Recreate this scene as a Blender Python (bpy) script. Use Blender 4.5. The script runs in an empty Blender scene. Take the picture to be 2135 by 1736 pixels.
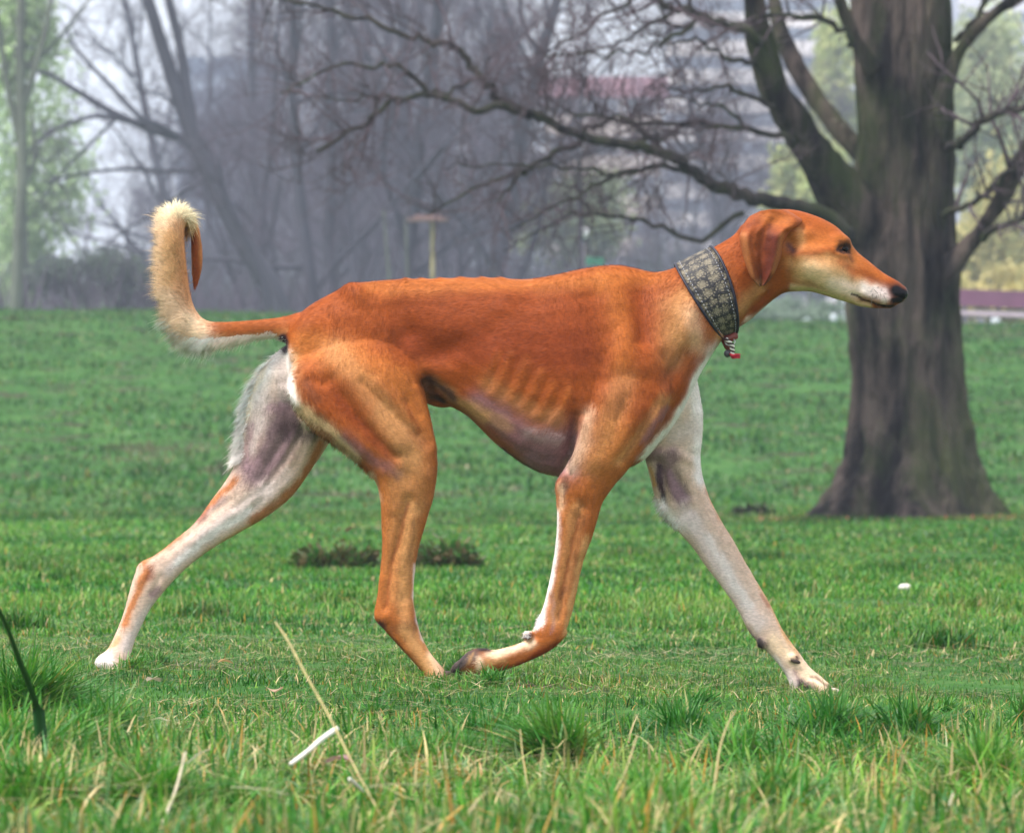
import bpy, math
import numpy as np
from mathutils import Vector
from mathutils.bvhtree import BVHTree

# ------------------------------------------------------------------ camera, world, sun, exposure
SC = bpy.context.scene
COL = SC.collection
CAM_D, CAM_H = 10.0, 0.386          # camera 10 m from the dog, 39 cm above the turf
PXM, CX, HZ = 1230.0, 1067.0, 950.0 # picture units per metre at the dog, centre column, horizon row

cam_d = bpy.data.cameras.new('camera')
cam = bpy.data.objects.new('camera', cam_d); COL.objects.link(cam)
cam.location = (0, -CAM_D, CAM_H); cam.rotation_euler = (math.radians(90), 0, 0)
cam_d.sensor_width = 36; cam_d.lens = 36 * CAM_D * PXM / 2134.0
cam_d.shift_y = (HZ - 868) / 2134.0
cam_d.clip_start = 0.1; cam_d.clip_end = 3000
cam_d.dof.use_dof = True; cam_d.dof.focus_distance = CAM_D - 0.7; cam_d.dof.aperture_fstop = 18.0
SC.camera = cam

SUN_EL, SUN_AZ = math.radians(58), math.radians(236)   # azimuth from +Y, clockwise seen from above
world = bpy.data.worlds.new('World'); SC.world = world; world.use_nodes = True
wn = world.node_tree; wn.nodes.clear()
sky = wn.nodes.new('ShaderNodeTexSky'); sky.sky_type = 'NISHITA'; sky.sun_disc = False
sky.sun_elevation = SUN_EL; sky.sun_rotation = SUN_AZ
sky.air_density = 1.0; sky.dust_density = 2.0; sky.ozone_density = 1.0
bg = wn.nodes.new('ShaderNodeBackground'); bg.inputs['Strength'].default_value = 0.125
mixc = wn.nodes.new('ShaderNodeMix'); mixc.data_type = 'RGBA'; mixc.inputs['Factor'].default_value = 0.72   # thin white overcast over the blue
mixc.inputs[7].default_value = (11.6, 11.8, 12.2, 1)
out = wn.nodes.new('ShaderNodeOutputWorld')
wn.links.new(sky.outputs[0], mixc.inputs[6]); wn.links.new(mixc.outputs[2], bg.inputs['Color'])
wn.links.new(bg.outputs[0], out.inputs['Surface'])
sun_d = bpy.data.lights.new('sun', 'SUN'); sun_d.energy = 4.4; sun_d.angle = math.radians(12); sun_d.color = (1.0, 0.95, 0.88)
sun = bpy.data.objects.new('sun', sun_d); COL.objects.link(sun)
sd = Vector((math.sin(SUN_AZ) * math.cos(SUN_EL), math.cos(SUN_AZ) * math.cos(SUN_EL), math.sin(SUN_EL)))
sun.rotation_euler = sd.to_track_quat('Z', 'Y').to_euler()
SC.view_settings.view_transform = 'Standard'; SC.view_settings.look = 'None'
SC.view_settings.exposure = 0.38; SC.view_settings.gamma = 1.0
SC.cycles.use_denoising = True
SC.cycles.max_bounces = 6; SC.cycles.diffuse_bounces = 3; SC.cycles.transparent_max_bounces = 8
SC.cycles.volume_bounces = 0
SC.cycles.caustics_reflective = False; SC.cycles.caustics_refractive = False

# ------------------------------------------------------------------ helpers
rng = np.random.default_rng(7)

def P(px, py, y=0.0):
    """photo position (2134 x 1736 frame) at depth y -> world point"""
    k = (1 + y / CAM_D) / PXM
    return np.array([(px - CX) * k, y, CAM_H - (py - HZ) * k])

def unP(co):
    k = PXM / (1 + co[:, 1] / CAM_D)
    return CX + co[:, 0] * k, HZ - (co[:, 2] - CAM_H) * k

def tag(o, label=None, cat=None, group=None, kind=None):
    if label: o['label'] = label
    if cat: o['category'] = cat
    if group: o['group'] = group
    if kind: o['kind'] = kind
    return o

def empty(name, loc=(0, 0, 0)):
    o = bpy.data.objects.new(name, None); COL.objects.link(o); o.location = loc
    return o

def mesh_obj(name, V, F, mat=None, parent=None, smooth=True, attrs=None, loc=None):
    """V (n,3) world coords; F: (m,k) int array or list of such arrays."""
    V = np.asarray(V, dtype=np.float64)
    if loc is None and parent is not None: loc = np.array(parent.location)
    if loc is None: loc = np.zeros(3)
    me = bpy.data.meshes.new(name)
    fs = F if isinstance(F, list) else [F]
    fs = [np.asarray(f, dtype=np.int32) for f in fs if len(f)]
    me.vertices.add(len(V)); me.vertices.foreach_set('co', (V - np.asarray(loc)).astype(np.float32).ravel())
    nl = sum(f.size for f in fs); nf = sum(len(f) for f in fs)
    me.loops.add(nl); me.polygons.add(nf)
    me.loops.foreach_set('vertex_index', np.concatenate([f.ravel() for f in fs]))
    sizes = np.concatenate([np.full(len(f), f.shape[1], dtype=np.int32) for f in fs])
    starts = np.concatenate([[0], np.cumsum(sizes)[:-1]]).astype(np.int32)
    me.polygons.foreach_set('loop_start', starts)
    me.update(calc_edges=True)
    me.polygons.foreach_set('use_smooth', np.full(nf, smooth))
    if attrs:
        for k, a in attrs.items():
            a = np.asarray(a, dtype=np.float32)
            if a.ndim == 2:
                at = me.attributes.new(k, 'FLOAT_COLOR', 'POINT')
                c4 = np.ones((len(V), 4), dtype=np.float32); c4[:, :a.shape[1]] = a
                at.data.foreach_set('color', c4.ravel())
            else:
                at = me.attributes.new(k, 'FLOAT', 'POINT'); at.data.foreach_set('value', a)
    o = bpy.data.objects.new(name, me); COL.objects.link(o)
    if parent is not None: o.parent = parent
    else: o.location = loc
    if mat: me.materials.append(mat)
    return o

def vnoise(p, scale=1.0, seed=0):
    """smooth value noise, -1..1"""
    q = np.asarray(p, dtype=np.float64) * scale + seed * 17.31 + 1000.0
    i = np.floor(q).astype(np.int64); f = q - i; f = f * f * (3 - 2 * f)
    def h(a, b, c):
        n = (a * 73856093) ^ (b * 19349663) ^ (c * 83492791)
        n = (n ^ (n >> 13)) * 1274126177 & 0x7fffffff
        n = (n ^ (n >> 16)) & 0xffff
        return n / 32767.5 - 1.0
    x, y, z = i[:, 0], i[:, 1], i[:, 2]; r = 0
    for dx in (0, 1):
        wx = f[:, 0] if dx else 1 - f[:, 0]
        for dy in (0, 1):
            wy = f[:, 1] if dy else 1 - f[:, 1]
            for dz in (0, 1):
                wz = f[:, 2] if dz else 1 - f[:, 2]
                r = r + wx * wy * wz * h(x + dx, y + dy, z + dz)
    return r

def fbm(p, scale=1.0, seed=0, octs=3):
    r = 0; a = 1.0; t = 0
    for k in range(octs):
        r = r + a * vnoise(p, scale * 2 ** k, seed + k); t += a; a *= .5
    return r / t

def catmull(A, n):
    """A (m,k) -> densified rows, n steps per interval"""
    A = np.asarray(A, dtype=float); m = len(A); out = []
    for i in range(m - 1):
        p0 = A[max(i - 1, 0)]; p1 = A[i]; p2 = A[i + 1]; p3 = A[min(i + 2, m - 1)]
        for j in range(n):
            t = j / n
            out.append(.5 * ((2 * p1) + (-p0 + p2) * t + (2 * p0 - 5 * p1 + 4 * p2 - p3) * t * t + (-p0 + 3 * p1 - 3 * p2 + p3) * t ** 3))
    out.append(A[-1]); return np.array(out)

def tube(pts, rad, sides=8, flat=None):
    """tapered closed tube along pts; returns V, quads, tris"""
    pts = np.asarray(pts, dtype=float); n = len(pts)
    rad = np.broadcast_to(np.asarray(rad, dtype=float), (n,))
    T = np.gradient(pts, axis=0); T /= np.linalg.norm(T, axis=1)[:, None] + 1e-9
    up = np.array([0.0, 1.0, 0.0]) if abs(T[0][1]) < .9 else np.array([1.0, 0, 0])
    A = np.cross(T, up); A /= np.linalg.norm(A, axis=1)[:, None] + 1e-9
    B = np.cross(T, A)
    th = np.arange(sides) * 2 * np.pi / sides
    V = pts[:, None, :] + rad[:, None, None] * (A[:, None, :] * np.cos(th)[None, :, None] + B[:, None, :] * np.sin(th)[None, :, None])
    V = V.reshape(-1, 3)
    i = np.arange(n - 1)[:, None] * sides; j = np.arange(sides)[None, :]; k = (j + 1) % sides
    Q = np.stack([i + j, i + k, i + sides + k, i + sides + j], -1).reshape(-1, 4)
    V = np.vstack([V, pts[0], pts[-1]]); c0 = n * sides; c1 = c0 + 1; j = j[0]; k = k[0]
    T3 = np.vstack([np.stack([k, j, np.full(sides, c0)], -1), np.stack([(n - 1) * sides + j, (n - 1) * sides + k, np.full(sides, c1)], -1)])
    return V, Q, T3

class MB:
    def __init__(s): s.V = []; s.Q = []; s.T = []; s.n = 0; s.C = []
    def add(s, V, Q=None, T=None, col=None):
        s.V.append(np.asarray(V, dtype=float))
        if Q is not None and len(Q): s.Q.append(np.asarray(Q) + s.n)
        if T is not None and len(T): s.T.append(np.asarray(T) + s.n)
        s.C.append(np.broadcast_to(np.asarray(col if col is not None else (1, 1, 1), dtype=float), (len(V), 3)))
        s.n += len(V)
    def tube(s, pts, rad, sides=8, col=None): s.add(*tube(pts, rad, sides), col=col)
    def box(s, lo, hi, col=None):
        x0, y0, z0 = lo; x1, y1, z1 = hi
        V = [(x0, y0, z0), (x1, y0, z0), (x1, y1, z0), (x0, y1, z0), (x0, y0, z1), (x1, y0, z1), (x1, y1, z1), (x0, y1, z1)]
        Q = [(0, 3, 2, 1), (4, 5, 6, 7), (0, 1, 5, 4), (1, 2, 6, 5), (2, 3, 7, 6), (3, 0, 4, 7)]
        s.add(V, Q, col=col)
    def build(s, name, mat, parent=None, smooth=True, loc=None):
        F = []
        if s.Q: F.append(np.vstack(s.Q))
        if s.T: F.append(np.vstack(s.T))
        return mesh_obj(name, np.vstack(s.V), F, mat, parent, smooth, {'col': np.vstack(s.C)}, loc)

# ------------------------------------------------------------------ materials
def new_mat(name):
    m = bpy.data.materials.new(name); m.use_nodes = True
    nt = m.node_tree; b = nt.nodes['Principled BSDF']
    return m, nt, b

def simple_mat(name, col, rough=.8, noise=None, amount=.25, bump=0, bscale=40, attr=False, metal=0, spec=.5, stretch=(1, 1, 1)):
    m, nt, b = new_mat(name)
    b.inputs['Roughness'].default_value = rough; b.inputs['Metallic'].default_value = metal
    b.inputs['Specular IOR Level'].default_value = spec
    src = None
    if attr:
        a = nt.nodes.new('ShaderNodeAttribute'); a.attribute_name = 'col'; src = a.outputs['Color']
    tc = nt.nodes.new('ShaderNodeTexCoord'); mp = nt.nodes.new('ShaderNodeMapping')
    mp.inputs['Scale'].default_value = stretch; nt.links.new(tc.outputs['Object'], mp.inputs['Vector'])
    if noise:
        n = nt.nodes.new('ShaderNodeTexNoise'); n.inputs['Scale'].default_value = noise; n.inputs['Detail'].default_value = 5
        nt.links.new(mp.outputs[0], n.inputs['Vector'])
        mr = nt.nodes.new('ShaderNodeMapRange'); mr.inputs[1].default_value = .3; mr.inputs[2].default_value = .7
        mr.inputs[3].default_value = 1 - amount; mr.inputs[4].default_value = 1 + amount
        nt.links.new(n.outputs['Fac'], mr.inputs[0])
        mx = nt.nodes.new('ShaderNodeVectorMath'); mx.operation = 'SCALE'
        if src is None:
            rgb = nt.nodes.new('ShaderNodeRGB'); rgb.outputs[0].default_value = (*col, 1); src = rgb.outputs[0]
        nt.links.new(src, mx.inputs[0]); nt.links.new(mr.outputs[0], mx.inputs['Scale']); src = mx.outputs[0]
    if src is None: b.inputs['Base Color'].default_value = (*col, 1)
    else: nt.links.new(src, b.inputs['Base Color'])
    if bump:
        n2 = nt.nodes.new('ShaderNodeTexNoise'); n2.inputs['Scale'].default_value = bscale; n2.inputs['Detail'].default_value = 6
        nt.links.new(mp.outputs[0], n2.inputs['Vector'])
        bp = nt.nodes.new('ShaderNodeBump'); bp.inputs['Strength'].default_value = .8; bp.inputs['Distance'].default_value = bump
        nt.links.new(n2.outputs['Fac'], bp.inputs['Height']); nt.links.new(bp.outputs[0], b.inputs['Normal'])
    return m

def ground_h(x, y):
    """height of the turf: nearly flat round the dog, a low dyke rising behind the tree"""
    x = np.asarray(x, dtype=float); y = np.asarray(y, dtype=float)
    near = np.clip(1 - np.abs(y) / 6.0, 0, 1)
    z = (-0.030 * np.clip(x, -1.5, 1.5)) * near
    p = np.stack([x, y, np.zeros_like(x)], -1).reshape(-1, 3)
    n1 = vnoise(p, 1.3, 3).reshape(x.shape); n2 = vnoise(p, .35, 5).reshape(x.shape)
    z = z + .012 * n1 + .02 * n2 * np.clip((np.abs(y)) / 8, 0, 1)
    t = np.clip((y - 27) / 45.0, 0, 1)
    top = 2.245 - np.clip(x, -16, 16) * .0146
    z = z + top * (t * t * (3 - 2 * t)) ** .9
    z = z * (1 - np.clip((y - 70) / 3, 0, 1)) + top * np.clip((y - 70) / 3, 0, 1)
    h = np.clip((y - 75.5) / 2.0, 0, 1); z = z + .09 * h
    b = np.clip((y - 79) / 14.0, 0, 1)
    z = z - 1.6 * b * b * (3 - 2 * b)
    return z
# ------------------------------------------------------------------ THE DOG
# rings: (front/top x,y, back/bottom x,y, half thickness m, centre depth m)
torso = [
 (606,668,596,700,.014,0,0),(622,656,600,735,.030,0,-.1),(650,634,612,790,.050,0,-.1),(700,606,672,835,.060,0,-.15),(730,591,730,845,.062,0,-.2),(760,588,790,842,.062,0,-.2),
 (830,582,856,832,.060,0,-.15),(900,581,912,838,.063,0,-.1),(960,579,972,866,.073,0,-.08),(1030,579,1030,922,.084,0,-.05),
 (1100,582,1088,966,.090,0,-.05),(1160,572,1145,990,.094,0,-.08),(1220,559,1215,996,.092,0,-.12),(1280,552,1285,985,.086,0,-.2),
 (1325,559,1352,950,.076,0,-.25),(1366,567,1415,868,.070,0,-.2),(1400,560,1462,775,.062,0,-.1),(1432,546,1503,712,.053,0,0),(1465,528,1530,690,.047,0,0),(1500,508,1562,668,.042,0,0),
 (1528,490,1592,642,.041,0,0),(1552,464,1620,618,.043,0,0)]
head = [
 (1540,474,1600,634,.040,0,0),(1567,456,1632,612,.044,0,.05),(1605,440,1660,608,.050,0,.0),(1650,437,1688,608,.053,0,-.15),(1700,450,1715,615,.051,0,-.2),(1738,469,1742,624,.046,0,-.15),
 (1765,494,1764,630,.037,0,-.1),(1783,521,1785,637,.029,0,0),(1812,546,1812,642,.023,0,.1),(1843,570,1838,643,.019,0,.1),
 (1862,581,1856,643,.0175,0,.05),(1874,588,1869,636,.0145,0,0),(1886,600,1883,629,.010,0,0)]
tail = [
 (625,650,604,716,.024,0,0),(604,657,586,712,.020,0,0),(580,662,568,703,.015,0,0),(520,668,517,706,.012,0,0),(462,671,460,712,.012,0,0),(432,668,418,716,.013,0,0),(414,655,385,705,.014,0,0),
 (401,628,352,660,.015,0,0),(393,592,340,612,.016,0,0),(388,550,336,556,.016,0,0),(385,515,336,510,.016,0,0),(384,488,340,470,.016,.004,0),
 (387,473,350,440,.016,.01,0),(394,467,380,436,.015,.016,0),(398,474,408,458,.013,.022,0),(398,505,419,500,.011,.028,0),(399,545,422,545,.010,.03,0),(400,580,416,582,.006,.03,0),(404,602,408,603,.002,.03,0)]
near_hind = [
 (836,668,690,672,.016,-.020,0),(856,708,640,722,.034,-.030,0),(876,772,601,785,.044,-.045,0),(890,838,612,845,.043,-.052,0),(903,895,650,892,.040,-.056,0),
 (909,935,705,930,.037,-.058,0),(911,970,752,968,.034,-.058,0),(909,1003,783,1006,.030,-.058,0),(901,1045,793,1050,.026,-.058,0),(886,1095,795,1098,.021,-.058,0),(872,1145,796,1145,.0175,-.058,0),
 (864,1200,791,1200,.015,-.058,0),(862,1245,785,1250,.014,-.058,0),(866,1275,780,1285,.0155,-.058,0),(876,1318,800,1312,.0145,-.058,0),(896,1358,836,1352,.0135,-.058,0),
 (920,1388,868,1386,.014,-.058,0),(936,1408,890,1416,.018,-.058,0),(960,1425,908,1440,.023,-.058,0),(985,1438,940,1449,.020,-.058,0),(1000,1448,975,1454,.010,-.058,0)]
far_hind = [
 (790,690,612,706,.034,.022,0),(770,760,560,752,.040,.034,0),(740,830,528,795,.041,.045,0),(712,880,508,850,.039,.055,0),(685,925,501,900,.036,.06,0),(655,970,495,950,.032,.062,0),
 (612,1030,478,990,.027,.062,0),(565,1070,445,1036,.022,.062,0),(505,1106,405,1090,.018,.062,0),(450,1138,360,1128,.015,.062,0),(402,1172,322,1157,.0135,.062,0),
 (362,1210,291,1173,.0145,.062,0),(336,1240,280,1198,.0145,.062,0),(314,1268,271,1228,.013,.062,0),(298,1298,258,1275,.012,.062,0),(284,1328,241,1320,.012,.062,0),
 (276,1352,224,1352,.015,.062,0),(274,1376,206,1366,.019,.062,0),(280,1398,198,1384,.022,.062,0),(296,1412,225,1406,.018,.062,0),(310,1420,270,1420,.008,.062,0)]
near_fore = [
 (1308,620,1270,620,.005,-.040,0),(1338,668,1246,668,.018,-.050,0),(1375,740,1222,745,.030,-.060,0),(1398,805,1208,825,.034,-.066,0),(1385,870,1203,885,.035,-.068,0),(1352,925,1196,932,.033,-.068,0),
 (1312,975,1178,972,.029,-.068,0),(1278,1015,1158,1008,.0245,-.068,0),(1256,1048,1159,1042,.021,-.068,0),(1243,1090,1161,1085,.018,-.068,0),(1232,1125,1158,1128,.016,-.068,0),
 (1219,1160,1152,1172,.0142,-.068,0),(1209,1200,1144,1215,.013,-.068,0),(1199,1250,1132,1262,.0125,-.068,0),(1188,1290,1118,1298,.0135,-.068,0),(1176,1322,1112,1322,.014,-.068,0),(1160,1344,1128,1336,.010,-.068,0)]
near_fore_paw = [
 (1150,1296,1184,1318,.010,-.068,0),(1124,1318,1170,1336,.0135,-.068,0),(1105,1330,1142,1358,.0125,-.068,0),(1078,1341,1105,1376,.012,-.068,0),(1048,1350,1068,1391,.0125,-.068,0),(1024,1354,1034,1400,.016,-.068,0),
 (1000,1350,1002,1405,.020,-.068,0),(978,1356,972,1406,.021,-.068,0),(960,1372,953,1408,.018,-.068,0),(945,1388,940,1407,.010,-.068,0)]
far_fore = [
 (1440,730,1300,780,.030,.040,0),(1462,840,1318,870,.034,.055,0),(1465,895,1335,925,.031,.06,0),(1460,950,1350,978,.027,.062,0),(1466,998,1362,1025,.023,.062,0),(1481,1042,1376,1066,.0195,.062,0),
 (1503,1085,1405,1098,.017,.062,0),(1529,1128,1441,1138,.015,.062,0),(1554,1172,1474,1184,.0138,.062,0),(1580,1216,1507,1227,.0128,.062,0),(1605,1258,1538,1272,.0128,.062,0),(1625,1300,1560,1315,.0138,.062,0),
 (1645,1332,1590,1350,.0128,.062,0),(1667,1362,1616,1377,.0125,.062,0),(1688,1390,1636,1404,.015,.062,0),(1714,1412,1645,1428,.020,.062,0),(1730,1430,1655,1450,.022,.062,0),(1732,1446,1675,1456,.012,.062,0)]
chains = dict(torso=torso, head=head, tail=tail, near_hind=near_hind, far_hind=far_hind, near_fore=near_fore, near_fore_paw=near_fore_paw, far_fore=far_fore)

def loft(rings, sub=5, sides=28):
    R = catmull(rings, sub); n = len(R)
    th = np.arange(sides) * 2 * np.pi / sides
    V = []; cen = []
    for r in R:
        a = P(r[0], r[1], r[5]); b = P(r[2], r[3], r[5])
        c = (a + b) / 2; h = (a - b) / 2; cen.append(c)
        s = np.sin(th); s = np.sign(s) * np.abs(s) ** .92
        V.append(c + h * np.cos(th)[:, None] + np.array([0, 1, 0]) * (r[4] * s * (1 + r[6] * np.cos(th)))[:, None])
    V = np.vstack(V)
    i = np.arange(n - 1)[:, None] * sides; j = np.arange(sides)[None, :]; k = (j + 1) % sides
    Q = np.stack([i + j, i + k, i + sides + k, i + sides + j], -1).reshape(-1, 4)
    c0 = len(V); V = np.vstack([V, cen[0], cen[-1]]); j = j[0]; k = k[0]
    T = np.vstack([np.stack([k, j, np.full(sides, c0)], -1), np.stack([(n - 1) * sides + j, (n - 1) * sides + k, np.full(sides, c0 + 1)], -1)])
    return V, Q, T, np.array(cen)

def ellipsoid(c, r, n=14, rot=0.0):
    u = np.linspace(0, np.pi, n); v = np.arange(2 * n) * np.pi / n
    X = np.sin(u)[:, None] * np.cos(v); Y = np.sin(u)[:, None] * np.sin(v); Z = np.cos(u)[:, None] * np.ones(2 * n)
    pts = np.stack([X * r[0], Y * r[1], Z * r[2]], -1)[1:-1].reshape(-1, 3)
    pts = np.vstack([pts, [0, 0, r[2]], [0, 0, -r[2]]])
    cr, sr = math.cos(rot), math.sin(rot)
    pts = np.stack([pts[:, 0] * cr - pts[:, 2] * sr, pts[:, 1], pts[:, 0] * sr + pts[:, 2] * cr], -1) + np.asarray(c)
    m = n - 2; s = 2 * n
    i = np.arange(m - 1)[:, None] * s; j = np.arange(s)[None, :]; k = (j + 1) % s
    Q = np.stack([i + j, i + s + j, i + s + k, i + k], -1).reshape(-1, 4); j = j[0]; k = k[0]
    T = np.vstack([np.stack([np.full(s, m * s), j, k], -1), np.stack([np.full(s, m * s + 1), (m - 1) * s + k, (m - 1) * s + j], -1)])
    return pts, Q, T

flow_c, flow_t = [], []
mb = MB()
for nm, rg in chains.items():
    V, Q, T, cen = loft(rg)
    mb.add(V, Q, T)
    t = np.gradient(cen, axis=0); t /= np.linalg.norm(t, axis=1)[:, None] + 1e-9
    if nm in ('torso', 'head'): t = -t
    flow_c.append(cen); flow_t.append(t)
flow_c = np.vstack(flow_c); flow_t = np.vstack(flow_t)

def blob(px, py, y, rx, rz, ry, rot=0.0):      # radii in photo units, ry in metres
    mb.add(*ellipsoid(P(px, py, y), (rx / PXM, ry, rz / PXM), rot=rot))
# pads, dew claws, toes and other small swellings that belong to the one skin
blob(1102, 1324, -.074, 11, 10, .009); blob(1587, 1341, .052, 10, 11, .009); blob(1652, 1370, .048, 11, 8, .006)
for dx, dy, dz in ((0, 0, -.018), (5, 3, -.006), (4, 4, .006), (-2, 2, .018)):   # near fore toes, soles up
    blob(962 + dx, 1386 + dy, -.068 + dz, 24, 13, .0078, math.radians(35))
blob(1010, 1362, -.070, 15, 12, .014)
for dx, dy, dz in ((-6, 2, -.020), (4, -2, -.007), (4, -2, .007), (-6, 2, .020)):
    blob(1706 + dx, 1432 + dy, .062 + dz, 27, 15, .0085, math.radians(-22))
blob(1676, 1440, .055, 17, 16, .018)
for dx, dy, dz in ((-6, 2, -.020), (4, -2, -.007), (4, -2, .007), (-6, 2, .020)):
    blob(975 + dx, 1444 + dy, -.058 + dz, 28, 13, .0085, math.radians(-15))
    blob(262 + dx, 1406 + dy, .062 + dz, 34, 14, .0085, math.radians(-20))
blob(640, 875, .0, 13, 24, .018, math.radians(25)); blob(650, 880, -.012, 11, 20, .013, math.radians(25))
blob(905, 826, 0, 46, 20, .016, math.radians(-18))      # sheath along the belly
blob(1877, 611, 0, 15, 17, .0140, math.radians(0))       # nose leather
blob(1660, 500, 0, 70, 40, .052)                          # skull
blob(1688, 560, 0, 60, 36, .044)                          # jaw muscle

skin0 = mb.build('dog_raw', None)
md = skin0.modifiers.new('r', 'REMESH'); md.mode = 'VOXEL'; md.voxel_size = 0.0032; md.adaptivity = 0
dg = bpy.context.evaluated_depsgraph_get(); ev = skin0.evaluated_get(dg); me = ev.to_mesh()
nv = len(me.vertices); V = np.empty(nv * 3, dtype=np.float32); me.vertices.foreach_get('co', V); V = V.reshape(-1, 3).astype(float)
nf = len(me.polygons); F = np.empty(nf * 4, dtype=np.int32); me.loops.foreach_get('vertex_index', F); F = F.reshape(-1, 4)
ev.to_mesh_clear(); bpy.data.objects.remove(skin0)

def vnormals(V, F):
    a = V[F[:, 2]] - V[F[:, 0]]; b = V[F[:, 3]] - V[F[:, 1]]; fn = np.cross(a, b)
    N = np.zeros_like(V)
    for k in range(4):
        for ax in range(3): N[:, ax] += np.bincount(F[:, k], fn[:, ax], len(V))
    return N / (np.linalg.norm(N, axis=1)[:, None] + 1e-12)
E = np.unique(np.sort(np.vstack([F[:, [0, 1]], F[:, [1, 2]], F[:, [2, 3]], F[:, [3, 0]]]), axis=1), axis=0)
deg = np.bincount(E.ravel(), minlength=len(V))[:, None]
def lap(A):
    S = np.zeros_like(A)
    for ax in range(A.shape[1]):
        S[:, ax] = np.bincount(E[:, 0], A[E[:, 1], ax], len(A)) + np.bincount(E[:, 1], A[E[:, 0], ax], len(A))
    return S / deg - A
for it in range(9):
    V += .55 * lap(V); V -= .57 * lap(V)
N = vnormals(V, F)
sx, sy = unP(V)

def stroke(sx, sy, pts, r):
    """gaussian falloff from a polyline in photo units; r may be a pair that tapers along it"""
    pts = np.asarray(pts, dtype=float)
    if len(pts) == 1: pts = np.vstack([pts, pts + .01])
    r0, r1 = (r if isinstance(r, tuple) else (r, r)); best = np.full(len(sx), 9e9)
    L = np.concatenate([[0], np.cumsum(np.linalg.norm(np.diff(pts, axis=0), axis=1))]); L /= L[-1]
    for i in range(len(pts) - 1):
        a = pts[i]; d = pts[i + 1] - a; t = np.clip(((sx - a[0]) * d[0] + (sy - a[1]) * d[1]) / (d @ d), 0, 1)
        rr = r0 + (r1 - r0) * (L[i] + (L[i + 1] - L[i]) * t)
        best = np.minimum(best, ((sx - a[0] - d[0] * t) ** 2 + (sy - a[1] - d[1] * t) ** 2) / rr ** 2)
    return np.exp(-best)

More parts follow.
